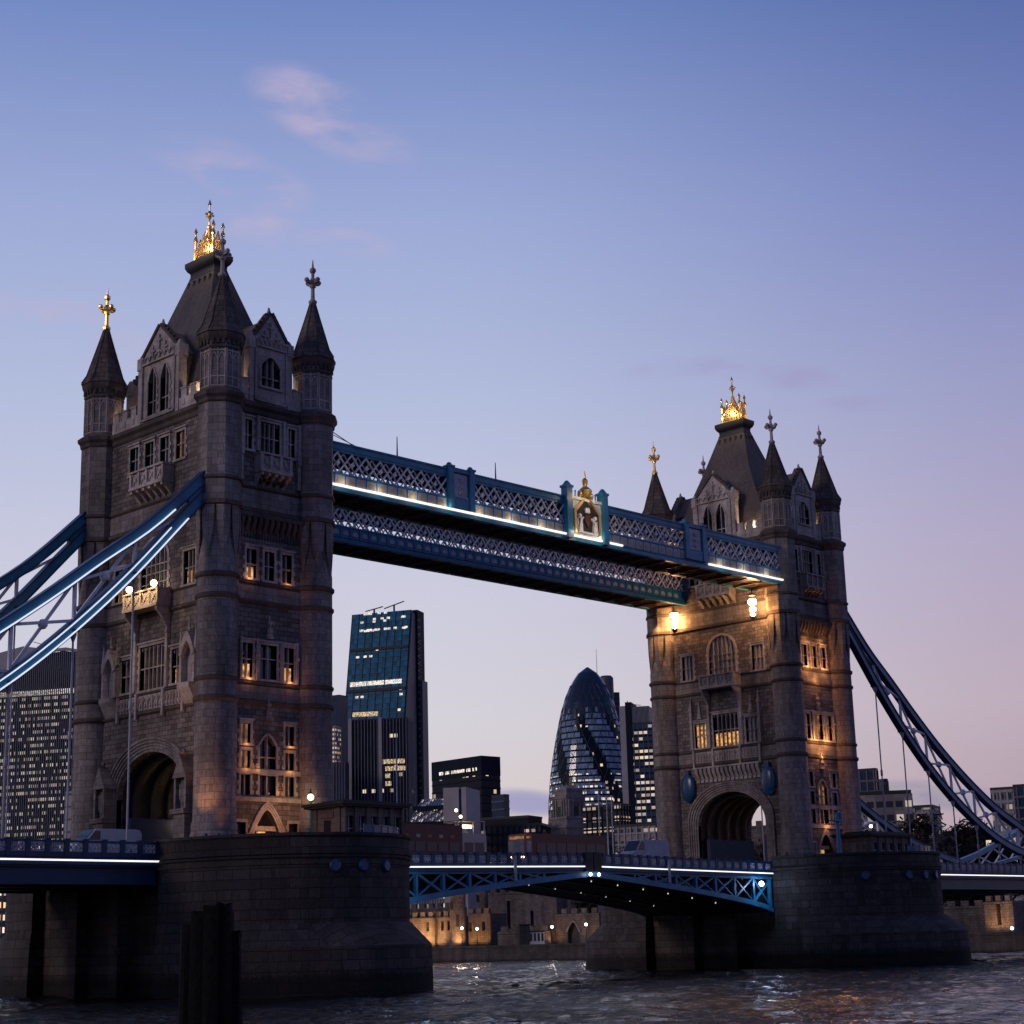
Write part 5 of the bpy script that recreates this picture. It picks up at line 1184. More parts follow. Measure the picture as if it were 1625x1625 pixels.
block('office_block', 'long lower dark building with a row of lit windows, under the cloud', 'office building', 740, 858, 874, 1309, 600, 6, OFF2, 2, 3.4, .8, .3, bandm=DBLUE, mulm=DBLUE, group=CG)
# ---- stepped glass atrium and its stair tower
def atrium():
    d = 560; a, b = 641, 716; P0, P1 = gp(a, d+4), gp(b, d); F, Lf = faceframe(P0, P1, gp(680, d+60))
    root = thing('glass_atrium', 'stepped sloping glass atrium glowing behind the sightseeing bus', 'office building', (P1.x, P1.y, 3.6), CG)
    z = [hz(680, y, d) for y in (1345, 1311, 1304, 1281, 1275, 1259)]
    pr = [(0, 3.6), (0, z[0]), (-5, z[1]), (-7, z[2]), (-14, z[3]), (-16, z[4]), (-22, z[5]), (-34, z[5]), (-34, 3.6)]
    mb = MB(); mb.side(F, pr, 0, Lf); body = mb.build('glass_slope', ARCHGL, root, ang=5)
    mb = MB()
    for i in range(19):
        u = Lf*i/18
        for (w0, v0), (w1, v1) in zip(pr[:6], pr[1:7]): mb.bar(F.p(u, v0+.12, w0+.12), F.p(u, v1+.12, w1+.12), .3, .3)
    mb.build('glazing_bar', SILV, body)
    mb = MB()
    for k in (2, 4): mb.fb(F, -.5, Lf+.5, z[k]-.9, z[k]+.4, pr[k][0]+.1 if k < 5 else 0, pr[k][0]+1.5)
    mb.build('gutter_beam', DBLUE, body)
    P = gp(729, d-6); F2, _ = faceframe(gp(707, d-4), gp(744, d-6), gp(720, d+60)); L2 = _
    mb = MB(); mb.fb(F2, 0, L2*.68, 3.6, hz(720, 1252, d), -16, 0); mb.fb(F2, L2*.8, L2, 3.6, hz(720, 1252, d), -16, 0); st = mb.build('stair_tower', CONC, root)
    mb = MB(); mb.fb(F2, L2*.68, L2*.8, 3.6, hz(720, 1255, d), -15, -.6); mb.build('glass', STRP, st)
    mb = MB(); mb.fb(F2, -L2*.55, -L2*.05, hz(690, 1256, d)-2, hz(690, 1256, d)+.4, -20, -14); mb.build('plant_room', CONC, root)
    for px, py in ((724, 1286), (731, 1296)): p = at(px, py, d-8); mb = MB(); mb.ball(p, .5, 8, 5); mb.build('light', BULB, root)
atrium()
# ---- the bullet-shaped tower
def bullet():
    d = 1215; c = gp(932, d+28, row=1059); zt = at(932, 1059, d+28).z
    root = thing('bullet_tower', 'bullet-shaped glass tower with dark spiral bands and a dark tip', 'skyscraper', tuple(c), CG)
    PR = [(0, 25.4), (.12, 26.8), (.30, 28.2), (.42, 28.2), (.52, 27.3), (.61, 25.6), (.70, 22.9), (.78, 20.0), (.855, 16.8), (.90, 13.9), (.94, 10.6), (.97, 7.2), (.988, 4.4), (1, .6)]
    H = zt-3.6; rad_ = lambda t: 1.11*np.interp(t, [a for a, b in PR], [b for a, b in PR])
    n, m = 72, 43; A, B, Cm, Dm = MB(), [MB() for _ in range(6)], MB(), MB()
    for j in range(m):
        za, zb = j*H/m, (j+1)*H/m
        for i in range(n):
            ph = ((i+.85*j+5)/n*6) % 1.0; top = j/m > .845
            dip = .62*abs(((i/n*18+.25) % 1)-.5)*2
            P = lambda k, z: (c.x+rad_(z/H)*math.cos(2*math.pi*k/n), c.y+rad_(z/H)*math.sin(2*math.pi*k/n), 3.6+z)
            zm = za+(zb-za)*.27
            tgt = Dm if (top or j/m > .775+.07*dip) else (B[int(((i+.85*j+5)/n*6) // 1) % 6] if ph < .33 else A)
            if tgt is A: Cm.add([P(i, za), P(i+1, za), P(i+1, zm), P(i, zm)], [(0, 1, 2, 3)]); A.add([P(i, zm), P(i+1, zm), P(i+1, zb), P(i, zb)], [(0, 1, 2, 3)])
            else: tgt.add([P(i, za), P(i+1, za), P(i+1, zb), P(i, zb)], [(0, 1, 2, 3)])
    A.build('glass_wall', GHER, root, ang=20); [q.build('spiral_band', DKGL, root, ang=20) for q in B if q.v]; Cm.build('floor_band', DBLUE, root, ang=20); Dm.build('glass_cap', plain('dark_cap_glass', (.016, .026, .046), .22, var=.2, scale=.2), root, ang=20)
    L_ = MB()
    for s in (-1, 1):
        for i in range(24):
            pts = []
            for j in range(0, m*1, 2):
                z = j*H/m
                if z/H > .97: break
                k = (i*3+s*.85*j)
                r_ = rad_(z/H)+.15; pts.append((c.x+r_*math.cos(2*math.pi*k/n), c.y+r_*math.sin(2*math.pi*k/n), 3.6+z))
            for p, q_ in zip(pts[:-1], pts[1:]): L_.bar(p, q_, .24, .24)
    L_.build('diagonal_frame', plain('diagrid_metal', (.045, .06, .085), .4), root)
bullet()
# ---- towers right of it
block('office_block', 'dark slab with stepped top peeping out right of the bullet tower', 'office building', 966, 968, 983, 1100, 1330, 3, DBLUE_F if False else STRP, 3, 4, .8, 0, group=CG)
def drum():
    d = 1330; c = gp(962, d, row=1076); z = at(962, 1076, d).z
    t = thing('round_tower_top', 'grey rounded tower top with a thin mast behind the bullet tower', 'office building', tuple(c), CG)
    mb = MB(); mb.lathe(c.x, c.y, [(5.4, 3.6), (5.4, z), (4, z+1.5)], 16); mb.build('shaft', GREYC, t)
    p = at(946, 1030, d); mb = MB(); mb.tube([(p.x, p.y, z-20), (p.x, p.y, p.z)], [.35, .12], 6); mb.build('mast', GREYC, t)
drum()
r, q = block('office_block', 'tall office slab with rows of lit windows beside the right tower', 'office building', 1003, 1041, 1046, 1147, 1150, 4, OFFI, 3.2, 4.1, 1.1, .55, bandm=DBLUE, mulm=GREYC, group=CG)
F, Lf = faceframe(q[0], q[1], q[2]); z1 = q[4]
mb = MB(); mb.fb(F, 0, Lf*.72, z1+.8, at(1015, 1119, 1150).z, -18, -.5); up = mb.build('upper_storey', GREYC, r)
mb = MB()
for i in range(14): u = Lf*.72*(i+.5)/14; mb.fb(F, u-.2, u+.2, z1+.8, at(1015, 1120, 1150).z, -.4, .1)
mb.build('louvre', SILV, up)
mb = MB(); mb.fb(F, -4.2, -.02, 3.6, at(990, 1112, 1150).z, -20, .6); mb.build('stair_core', DBLUE, r)
mb = MB(); mb.fb(F, -8.2, -4.22, 3.6, at(986, 1118, 1150).z, -20, .3); mb.build('pale_core', CONC, r)
mb = MB(); mb.bar(F.p(-3, z1+11, -2), F.p(-3, z1+16, -2), .4, .4); mb.bar(F.p(-3, z1+14, -2), F.p(6, z1+12.4, -2), .4, .4); mb.build('roof_crane', IRON, r)
# ---- domeless stone tower with a statue niche
def stonetower():
    d = 640; P0, P1, P2, P3 = corners(883, 906, 936, d, 8); cx, cy = (P0.x+P2.x)/2, (P0.y+P2.y)/2; c = Vector((cx, cy, 0)); y2z = lambda y: hz(905, y, d)
    root = thing('stone_tower', 'pale stone civic tower stepping in towards its top, before the bullet tower', 'tower', (cx, cy, 3.6))
    def tier(k, za, zb, name, m=MASON2):
        mb = MB(); q = [((p.x-cx)*k+cx, (p.y-cy)*k+cy) for p in (P0, P1, P2, P3)]; mb.prism(q, za, zb); k2 = k*1.06; q = [((p.x-cx)*k2+cx, (p.y-cy)*k2+cy) for p in (P0, P1, P2, P3)]; mb.prism(q, zb, zb+.9); return mb.build(name, m, root)
    tier(1.34, 3.6, y2z(1314), 'base'); tier(1.12, y2z(1314)+.9, y2z(1299), 'lower_stage'); m_ = tier(.98, y2z(1299)+.9, y2z(1266), 'middle_stage'); tier(.86, y2z(1266)+.9, y2z(1254), 'upper_stage')
    mb = MB(); 
    rings = []
    for k, z in ((.80, y2z(1254)+.9), (.62, y2z(1249)), (.3, y2z(1245)), (.1, y2z(1243.5))): rings.append([((p.x-cx)*k+cx, (p.y-cy)*k+cy, z) for p in (P0, P1, P2, P3)])
    mb.loft(rings); mb.build('roof', MASON2, root, ang=5)
    for A, B, O in ((P0, P1, P2), (P1, P2, P0)):
        A2, B2 = c+(A-c)*.98, c+(B-c)*.98; A2.z = B2.z = 0; F, Lf = faceframe(A2, B2, Vector((O.x, O.y, 0)))
        for u in (.12, .30, .70, .88): mb = MB(); mb.fb(F, Lf*u-.3, Lf*u+.3, y2z(1298), y2z(1268), .0, .5); mb.build('column', MASON2, m_)
        mb = MB(); mb.fpoly(F, [(Lf*.38, y2z(1300)), (Lf*.38, y2z(1284))]+arch(Lf*.38, Lf*.62, y2z(1284), 1.6, 8)[1:-1]+[(Lf*.62, y2z(1284)), (Lf*.62, y2z(1300))], .02, .12); mb.build('niche', IRON, m_)
        mb = MB(); mb.fb(F, Lf*.3, Lf*.7, y2z(1279), y2z(1272), .02, .2); mb.build('window', GLASS, m_)
    for P in (P1, P0, P2):
        q = c+(P-c)*1.2; mb = MB(); mb.lathe(q.x, q.y, [(1.1, y2z(1314)+.9), (1.0, y2z(1309)), (.5, y2z(1303)), (.1, y2z(1301))], 8); mb.build('statue_group', MASON2, root)
MASON2 = stone('civic_stone', (.30, .262, .25), (.25, .22, .21), (.15, .13, .125), 2.2, 1.2, dirt=.5, bump=.3)
stonetower()
block('office_block', 'dark leafy-coloured block with lit windows at the foot of the bullet tower', 'office building', 925, 985, 1000, 1278, 600, 8, OFF2, 2, 3.2, .7, .3, bandm=DBLUE, mulm=DBLUE, group=CG)
block('office_block', 'low block with lit shopfront windows left of the right tower foot', 'office building', 975, 1040, 1062, 1310, 520, 6, MASON, 2, 3.2, .5, .5, bandm=CONC, mulm=CONC, group=CG)
for i, (px, yt) in enumerate(((958, 1262), (971, 1266), (979, 1264))):
    p = gp(px, 380); mb = MB(); mb.tube([(p.x, p.y, 3.6), (p.x, p.y, hz(px, yt, 380))], [.22, .10], 8); mb.ball((p.x, p.y, hz(px, yt, 380)), .22, 8, 5)
    mb.solo('flagpole', PALE, ['bare white flagpole, leftmost of three before the bullet tower', 'bare white flagpole, middle of three before the bullet tower', 'bare white flagpole, rightmost of three before the bullet tower'][i], 'flagpole', (p.x, p.y, 3.6), 'flagpoles beyond the mid-river joint')
# ---- the top-heavy tower on the far left
def topheavy():
    d = 1000; P0, P1 = gp(-70, d+20), gp(134, d); F, Lf = faceframe(P0, P1, gp(30, d+80)); ux = lambda px: Lf*(px+70)/204
    root = thing('curved_top_tower', 'wide office tower with arched louvred crown and lit floors, far left', 'skyscraper', (P1.x, P1.y, 3.6), CG)
    top = [(ux(px), hz(px, py, d+8)) for px, py in ((134, 1049), (115, 1039), (90, 1034), (60, 1036), (30, 1043), (-10, 1060), (-70, 1085))]; zb = hz(60, 1090, d)
    mb = MB(); mb.fpoly(F, [(0, 3.6), (Lf, 3.6)]+top, -40, 0); body = mb.build('wall', WT_, root, ang=5)
    bf, mm = MB(), MB(); grid(bf, mm, F, Lf, 3.6, zb-4, 3.0, 4.0, 1.15, 0, .2); bf.build('floor_band', DBLUE, body)
    mb = MB(); n = 62
    us = [u for u, z in reversed(top)]; zs = [z for u, z in reversed(top)]
    for i in range(n): u = Lf*(i+.5)/n; z = float(np.interp(u, us, zs)); mb.fb(F, u-.3, u+.3, 3.6, z-.5, .21, .8)
    mb.build('fin', SILV2, body)
    mb = MB(); mb.fb(F, 0, Lf, zb-3.6, zb-.6, .0, .22); mb.build('lit_floor', lit_glass('white_floor', (1, .9, .8), 1.15), body)
    mb = MB(); mb.fb(F, 0, Lf, zb-.6, 1e-3+zb+.5, .0, .3); mb.fpoly(F, [(0, zb+.5), (Lf, zb+.5)]+[(u, z-.3) for u, z in top], .0, .15); mb.build('crown_glass', DCAP, body)
    O = [(u, z+1.8) for u, z in top]; mb = MB(); mb.strip(F, top, O, -40, .9); mb.build('roof_rim', SILV, root)
    dome = [(ux(px), hz(px, py, d+8)) for px, py in ((-60, 1052), (-30, 1030), (10, 1021), (40, 1026), (62, 1036))]; mb = MB(); mb.fpoly(F, [(ux(-60), zb+6), (ux(62), zb+6)]+dome[::-1], -30, -6); mb.build('roof_dome', CONC, root)
    for px, dx in ((46, -30), (112, 14)): p = ux(px); z = hz(px, 1020, d); mb = MB(); mb.bar(F.p(p, z-8, -8), F.p(p, z+1, -8), .5, .5); mb.bar(F.p(p, z+1, -8), F.p(p+dx*.3, z+4, -8), .4, .4); mb.bar(F.p(p, z+1, -8), F.p(p-dx*.25, z-.5, -8), .5, .5); mb.build('roof_crane', IRON, root)
WT_ = facade('dotted_office_glass', (.045, .075, .135), 1.65, 4.0, .62, (1, .84, .70), .72, .2, .35, 12); SILV2 = plain('fin_metal', (.050, .065, .095), .45, var=.1); DCAP = plain('crown_blue_glass', (.025, .075, .125), .3, var=.2, scale=.1)
topheavy()
block('office_block', 'small pale flat-roofed block between the louvred tower and left bridge tower', 'office building', 104, 127, 135, 1254, 420, 3, CONC, 3, 3, .3, 0, bandm=GREYC, group=CG)
# ---- right-hand side
block('office_block', 'blue glass block rising just right of the right bridge tower', 'office building', 1350, 1389, 1393, 1222, 620, 4, STRP, 2.6, 3.8, .7, .5, bandm=GREYC, mulm=GREYC, group=CG)
block('office_block', 'brown-grey slab tucked behind the blue glass block', 'office building', 1392, 1403, 1409, 1239, 640, 3, OFF2, 2.6, 3.6, .9, .5, bandm=GREYC, mulm=GREYC, group=CG)
block('office_block', 'pale grid-fronted low block left of the bare trees', 'office building', 1352, 1441, 1447, 1277, 480, 3, MASON, 2.4, 3.4, .7, .6, bandm=CONC, mulm=CONC, group=CG)
block('office_block', 'pale low block half hidden by the bare trees', 'office building', 1440, 1480, 1492, 1281, 500, 3, MASON, 2.4, 3.4, .7, .6, bandm=CONC, mulm=CONC, group=CG)
block('office_block', 'pale stone block at the right edge behind the chain', 'office building', 1571, 1606, 1608, 1252, 560, 3, MASON, 2.2, 3.4, .8, .6, bandm=CONC, mulm=CONC, group=CG)
block('office_block', 'dark glass block cut by the right edge', 'office building', 1607, 1640, None, 1247, 575, 3, STRP, 2.4, 3.6, .7, .5, bandm=GREYC, mulm=GREYC, group=CG)
block('office_block', 'long dark terrace behind the bare trees', 'office building', 1480, 1700, None, 1316, 610, 5, DKGL, 2.4, 3.6, .7, .5, bandm=DBLUE, mulm=DBLUE, group=CG)
block('office_block', 'brown building with lit ground floor under the left span', 'office building', -60, 3, 10, 1405, 430, 4, facade('orange_shopfront', (.10, .08, .07), 2, 3, .75, (1, .5, .2), 1.3, .5, .2, 14), 2, 3, .6, .5, bandm=GREYC, mulm=GREYC, group=CG)
block('office_block', 'low dark waterside block left of the near pier, beneath the span', 'office building', 5, 700, None, 1452, 520, 5, DKGL, 2.4, 3.6, .7, .5, bandm=DBLUE, mulm=DBLUE, group=CG)

# ------------------------------------------------------------------ the old riverside fortress
FORT = stone('fortress_ragstone', (.20, .165, .148), (.13, .108, .098), (.085, .072, .066), .9, .5, dirt=.5, bump=.9, ms=.03)
def crenel(mb, F, Lf, z, t=.8, mw=1.3, h=1.1):
    n = max(2, round(Lf/(2*mw)))
    for i in range(n): u = Lf*(i+.25)/n; mb.fb(F, u, u+Lf/n*.55, z, z+h, -t, .02)
def curtain(label, p0, p1, ytop, depth, a, slits, light=None, thick=6, name='fortress_wall', hole=None):
    P0, P1 = gp(p0, depth+a), gp(p1, depth); F, Lf = faceframe(P0, P1, gp((p0+p1)/2, depth+90)); zt = hz(p1, ytop, depth)
    root = thing(name, label, 'fortress wall', (P1.x, P1.y, 3.6), 'ragstone walls of the riverside fortress')
    holes = [(Lf*u-.45, Lf*u+.45, z, z+h) for u, z, h in slits]
    if hole: holes.append((Lf*hole[0], Lf*hole[1], 3.6, hole[2], hole[3], 'p'))
    mb = MB(); wall(mb, F, 0, Lf, 3.6, zt-1.1, holes, .9, True); crenel(mb, F, Lf, zt-1.1); mb.fb(F, 0, Lf, zt-1.6, zt-1.25, 0.002, .2)
    mb.fb(F, 0, Lf, 3.6, zt-1.15, -thick, -.95); body = mb.build('wall', FORT, root)
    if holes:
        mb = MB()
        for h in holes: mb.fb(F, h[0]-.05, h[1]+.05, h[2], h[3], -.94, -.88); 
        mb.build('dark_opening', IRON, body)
    if hole:
        A = arch(Lf*hole[0], Lf*hole[1], hole[2]-hole[3], hole[3], 12, True); c = Lf*(hole[0]+hole[1])/2; O = [(c+(x-c)*1.2, z+.35) for x, z in A]; mb = MB(); mb.strip(F, A, O, -.3, .25); mb.build('arch_moulding', MASON2, body)
    if light:
        for u in light[0]: lamp('SPOT', F.p(Lf*u, 3.9, 3.2), light[1], (1, .50, .17), root, .3, F.p(Lf*u, 8.5, 0), 115)
    return root
def roundtower(label, px, w, ytop, depth, light=None):
    c = gp(px, depth); r_ = w*depth/FPX/2; zt = hz(px, ytop, depth); root = thing('fortress_tower', label, 'fortress tower', tuple(c), 'ragstone walls of the riverside fortress')
    mb = MB(); mb.lathe(c.x, c.y, [(r_*1.08, 3.6), (r_*1.02, 6), (r_, zt-1.2), (r_*1.06, zt-1.1), (r_*1.06, zt-.7), (r_, zt-.6)], 22)
    for k in range(11): a = 2*math.pi*k/11; F = Fr((c.x+r_*math.cos(a), c.y+r_*math.sin(a), 0), (-math.sin(a), math.cos(a), 0), (math.cos(a), math.sin(a), 0)); mb.fb(F, -r_*.17, r_*.17, zt-.62, zt+.4, -.7, .0)
    b = mb.build('wall', FORT, root)
    d = (CAM-c); d.z = 0; d.normalize(); s = Vector((-d.y, d.x, 0)); F = Fr((c.x+d.x*r_, c.y+d.y*r_, 0), s, d); mb = MB(); mb.fb(F, -.35, .35, 8, 10.5, -.3, .06); mb.fb(F, -1.7, -1.2, hz(px, ytop+22, depth)-1, hz(px, ytop+22, depth)+.6, -1.0, -.2); mb.build('slit_window', IRON, b)
    if light: lamp('SPOT', F.p(.5, 3.9, 2.6), light, (1, .50, .17), root, .3, F.p(0, 8.5, 0), 110)
    return root
curtain('warmly floodlit low fortress wall nearest the left pier', 640, 690, 1447, 386, 8, [(.3, 7.2, 2.0), (.78, 7.2, 2.0)], ((.35, .6, .9), 3200))
curtain('floodlit fortress wall between its neighbour and the round tower', 690.5, 714, 1446, 384, 3, [(.5, 7.2, 2.0), (.95, 7.2, 2.0)], ((.4,), 2200))
roundtower('round fortress tower lit orange at its foot', 727, 26, 1414, 384, 3000)
curtain('orange-brown fortress wall right of the round tower', 742, 779, 1441, 392, 4, [(.12, 7.0, 2.0), (.7, 7.0, 2.0)], ((.2, .7), 900))
curtain('tall unlit inner fortress wall with two barred windows, under the bascule', 776, 885, 1405, 410, 8, [(.30, 7.5, 6.5), (.64, 7.0, 4.5)], None)
curtain('pale battlemented gatehouse with a pointed arch under the bascule', 873, 952, 1440, 372, 6, [], ((.15, .9), 320), hole=(.36, .60, 8.2, 2.2))
curtain('low rubble wall running to the gatehouse', 790, 874, 1468, 376, 2, [], ((.8,), 90))
curtain('crenellated wall high behind the round tower', 650, 718, 1432, 430, 8, [], None)
roundtower('pale turret with small windows behind the orange wall', 768, 20, 1402, 425)
curtain('dark fortress wall filling in behind the far pier', 950, 1120, 1420, 420, 10, [], None)
curtain('orange-lit stone building under the right span', 1566, 1612, 1420, 330, 5, [(.5, 5, 4)], ((.3, .7), 700))
curtain('dark waterside wall beneath the right span', 1480, 1568, 1428, 345, 5, [], None)
curtain('dark waterside wall at the right edge beneath the span', 1608, 1720, 1428, 345, 5, [], None)
# little globe lamps on the quay
for i, (px, py, dp, lab) in enumerate(((733, 1473, 374, 'quay lamp before the round fortress tower'), (757, 1474, 374, 'quay lamp before the orange-brown wall'), (876, 1471, 366, 'quay lamp left of the pointed gateway'), (930, 1467, 366, 'quay lamp right of the pointed gateway'), (1382, 1311, 300, 'bright street light over the right cabin roof'), (1606, 1473, 320, 'quay lamp at the right edge under the span'))):
    p = at(px, py, dp); t = thing('quay_lamp', lab, 'street lamp', (p.x, p.y, 3.6), 'lamps along the far quay')
    mb = MB(); mb.tube([(p.x, p.y, 3.6), (p.x, p.y, p.z-.3)], [.12, .07], 6); mb.build('post', IRON, t)
    mb = MB(); mb.ball(p, .30, 8, 6); mb.build('globe', WBULB, t); lamp('POINT', (p.x-.8, p.y-.8, p.z), 150, (1, .8, .6), t, .3)
# kiosks and a dark shed on the quay
for px, w, dp, lab in ((833, 17, 366, 'dark square shed on the far quay'), (852, 24, 366, 'row of pale booths on the far quay')):
    P0, P1 = gp(px-w/2, dp, 3.75), gp(px+w/2, dp, 3.75); F, Lf = faceframe(P0, P1, gp(px, dp+50)); t = thing('quay_kiosk', lab, 'kiosk', tuple(P0)); pale = 'pale' in lab
    mb = MB(); h = 2.6 if pale else 4.0; mb.fb(F, 0, Lf, 3.75, 3.75+h, -3, 0); b = mb.build('wall', PALE if pale else IRON, t); mb = MB(); mb.fb(F, -.3, Lf+.3, 3.75+h, 3.95+h, -3.3, .4); mb.build('roof', LEAD, t)
    mb = MB(); n = 4 if pale else 2
    for i in range(n): mb.fb(F, Lf*(i+.2)/n, Lf*(i+.8)/n, 4.4, 3.4+h, .01, .05)
    mb.build('hatch', GLASS, b)
curtain('tall crenellated keep wall seen through the right tower road arch', 1170, 1260, 1300, 400, 6, [(.3, 12, 3), (.7, 12, 3)], None)

# ------------------------------------------------------------------ trees on the far shore
BARK = plain('bark', (.028, .022, .019), .9, var=.3); TWIG = plain('winter_twigs', (.035, .026, .021), .9, var=.4, scale=.5); EVER = plain('dark_foliage', (.022, .026, .018), .8, var=.4, scale=.6)
def make_tree(seed, h, spread, leaf, name):
    rr = random.Random(seed); tr = MB(); cr = MB(); tips = []
    def branch(p, d, L_, r_, lv):
        n = 3; pts = [p]; q = p
        for i in range(n): d = (d+Vector((rr.uniform(-.22, .22), rr.uniform(-.22, .22), rr.uniform(-.05, .16)))).normalized(); q = q+d*L_/n; pts.append(q)
        if lv < 4: tr.tube(pts, [r_*(1-.45*i/n) for i in range(n+1)], 6 if lv < 2 else 4)
        if lv == 4: tips.append((pts[1], pts[-1])); return
        for k in range(4 if lv == 0 else 3 if lv < 3 else 4):
            a = rr.uniform(0, 6.28); t = Vector((math.cos(a), math.sin(a), rr.uniform(-.1, .7))).normalized(); i = rr.randint(1, n); branch(pts[i], (d*.75+t*spread).normalized(), L_*rr.uniform(.58, .78), r_*.52, lv+1)
    branch(Vector((0, 0, 0)), Vector((0, 0, 1)), h*.38, h*.022, 0)
    for a, b in tips:
        for k in range(leaf):
            c = a.lerp(b, rr.random())+Vector((rr.gauss(0, .7), rr.gauss(0, .7), rr.gauss(0, .7))); u = Vector((rr.gauss(0, 1), rr.gauss(0, 1), rr.gauss(0, 1))).normalized(); v = u.orthogonal().normalized(); s = rr.uniform(.14, .40)
            cr.add([c-u*s*2.2-v*s*.5, c+u*s*2.2-v*s*.4, c+u*s*2.0+v*s*.5, c-u*s*2.0+v*s*.4], [(0, 1, 2, 3)])
    return tr.mesh('trunk', BARK), cr.mesh('crown', TWIG)
TREES = [make_tree(3, 24, .75, 20, 'a'), make_tree(9, 22, .85, 20, 'b'), make_tree(14, 20, .9, 22, 'c')]
tl = [(1446, 1302, 400, 0, 'bare dark tree left of its row beyond the right cabin'), (1470, 1292, 415, 1, 'tall bare tree beyond the right pier cabin, second from the left'), (1497, 1288, 390, 2, 'bare tree with a wide crown behind the chain hangers'), (1524, 1296, 410, 0, 'bare tree in the middle of the row right of the pier'), (1550, 1300, 395, 1, 'bare tree before the long dark terrace'), (1576, 1310, 405, 2, 'bare tree below the pale stone block at the right'), (1604, 1318, 400, 0, 'bare tree at the right edge behind the chain'),
      (1420, 1332, 370, 2, 'small bare tree directly above the right cabin roof'), (1012, 1336, 430, 1, 'dark tree left of the right tower foot, beyond the bridge'), (945, 1296, 520, 2, 'dark tree right of the pale civic tower'), (1216, 1316, 330, 0, 'dark tree glimpsed through the right road arch')]
for i, (px, py, dp, k, lab) in enumerate(tl):
    p = gp(px, dp); h = hz(px, py, dp)-3.6; t = thing('bare_tree', lab, 'tree', tuple(p), 'winter trees on the far shore'); sc = h/(24, 22, 20)[k]*1.02
    for nm, me in zip(('trunk', 'crown'), TREES[k]): o = bpy.data.objects.new(nm, me); COL.objects.link(o); o.parent = t; ORG[o.name] = ORG[t.name]
    t.scale = (sc*1.15, sc*1.15, sc); t.rotation_euler.z = RND.uniform(0, 6.28)

# ------------------------------------------------------------------ cabins, masts and lamps on the pier noses
HUTB = stone('cabin_stone', (.20, .155, .132), (.15, .118, .102), (.08, .065, .058), .9, .45, dirt=.35, bump=.3)
def cabin(cx, cy, w, d, h, label, lit):
    root = thing('pier_cabin', label, 'control cabin', (cx, cy, 11.45), 'control cabins on the pier noses')
    F = Fr((cx-w/2, cy-d/2, 0), (1, 0, 0), (0, -1, 0)); z0, z1 = 11.45, 11.45+h; hs = []; n = 5
    for i in range(n): u = w*(i+.5)/n; hs.append((u-w*.065, u+w*.065, 12.4, z1-.75))
    mb = MB(); wall(mb, F, 0, w, z0, z1, hs, .35); mb.box(cx-w/2, cx+w/2, cy-d/2+.36, cy+d/2, z0, z1-.02)
    G_ = Fr((cx-w/2, cy+d/2, 0), (0, -1, 0), (-1, 0, 0)); mb.fb(G_, .4, .8, z0, z1-.05, 0, .12); mb.fb(G_, d-.8, d-.4, z0, z1-.05, 0, .12); mb.fb(G_, 1.3, d-1.3, z0+2.9, z1-.3, 0, .08)
    b = mb.build('wall', HUTB, root)
    for i in range(n+1): u = w*i/n; m2 = MB(); m2.fb(F, max(0, u-.22), min(w, u+.22), z0, z1, .002, .16); m2.build('pilaster', HUTB, b)
    for h_ in hs:
        m2 = MB(); m2.fb(F, h_[0], h_[1], h_[2], h_[3], -.3, -.24); o = m2.build('window', GLASS, b)
        m2 = MB(); c = (h_[0]+h_[1])/2; m2.fb(F, c-.04, c+.04, h_[2], h_[3], -.238, -.15); m2.fb(F, h_[0], h_[1], (h_[2]+h_[3])/2-.04, (h_[2]+h_[3])/2+.04, -.149, -.12); m2.build('glazing_bar', PALE, o)
    m2 = MB(); m2.fb(G_, 1.7, 2.5, z0+.9, z0+2.7, .003, .06); m2.build('side_window', GLASS, b)
    m2 = MB(); m2.box(cx-w/2-.45, cx+w/2+.45, cy-d/2-.45, cy+d/2+.45, z1, z1+.16); m2.box(cx-w/2-.6, cx+w/2+.6, cy-d/2-.6, cy+d/2+.6, z1+.161, z1+.40); m2.box(cx-w/2+.6, cx+w/2-.6, cy-d/2+.6, cy+d/2-.6, z1+.401, z1+.62); m2.build('roof', IRON, root)
    if lit: lamp('POINT', (cx-w/2-1.6, cy+.2, 12.6), 26, amber, root, .2)
    return root
cabin(4.1, -16.6, 6.4, 4.2, 3.75, 'stone control cabin with amber-lit end on the near left pier', True)
cabin(TX+2.6, -14.6, 8.2, 4.4, 3.4, 'darker stone control cabin on the far right pier', False)
def streetlamp(x, y, z0, zt, label):
    t = thing('street_lamp', label, 'street lamp', (x, y, z0)); mb = MB(); mb.lathe(x, y, [(.34, z0), (.34, z0+.35), (.22, z0+.5), (.22, z0+1.6), (.30, z0+1.75), (.30, z0+1.9), (.10, z0+2.2), (.07, zt-.65), (.14, zt-.45), (.20, zt-.35)], 10); mb.bar((x-.6, y, z0+2.35), (x+.6, y, z0+2.35), .08, .08); p = mb.build('post', BLUE, t)
    mb = MB(); mb.ball((x, y, zt), .27, 12, 8); mb.build('globe', BULB, t); mb = MB(); mb.lathe(x, y, [(.28, zt+.25), (.16, zt+.35), (.05, zt+.5), (.03, zt+.8)], 8); mb.build('finial', IRON, t); lamp('POINT', (x-.1, y+.5, zt), 40, (1, .68, .36), t, .27)
streetlamp(2.86, -12.0, 11.45, 16.5, 'lit globe street lamp on a blue post beside the left tower')
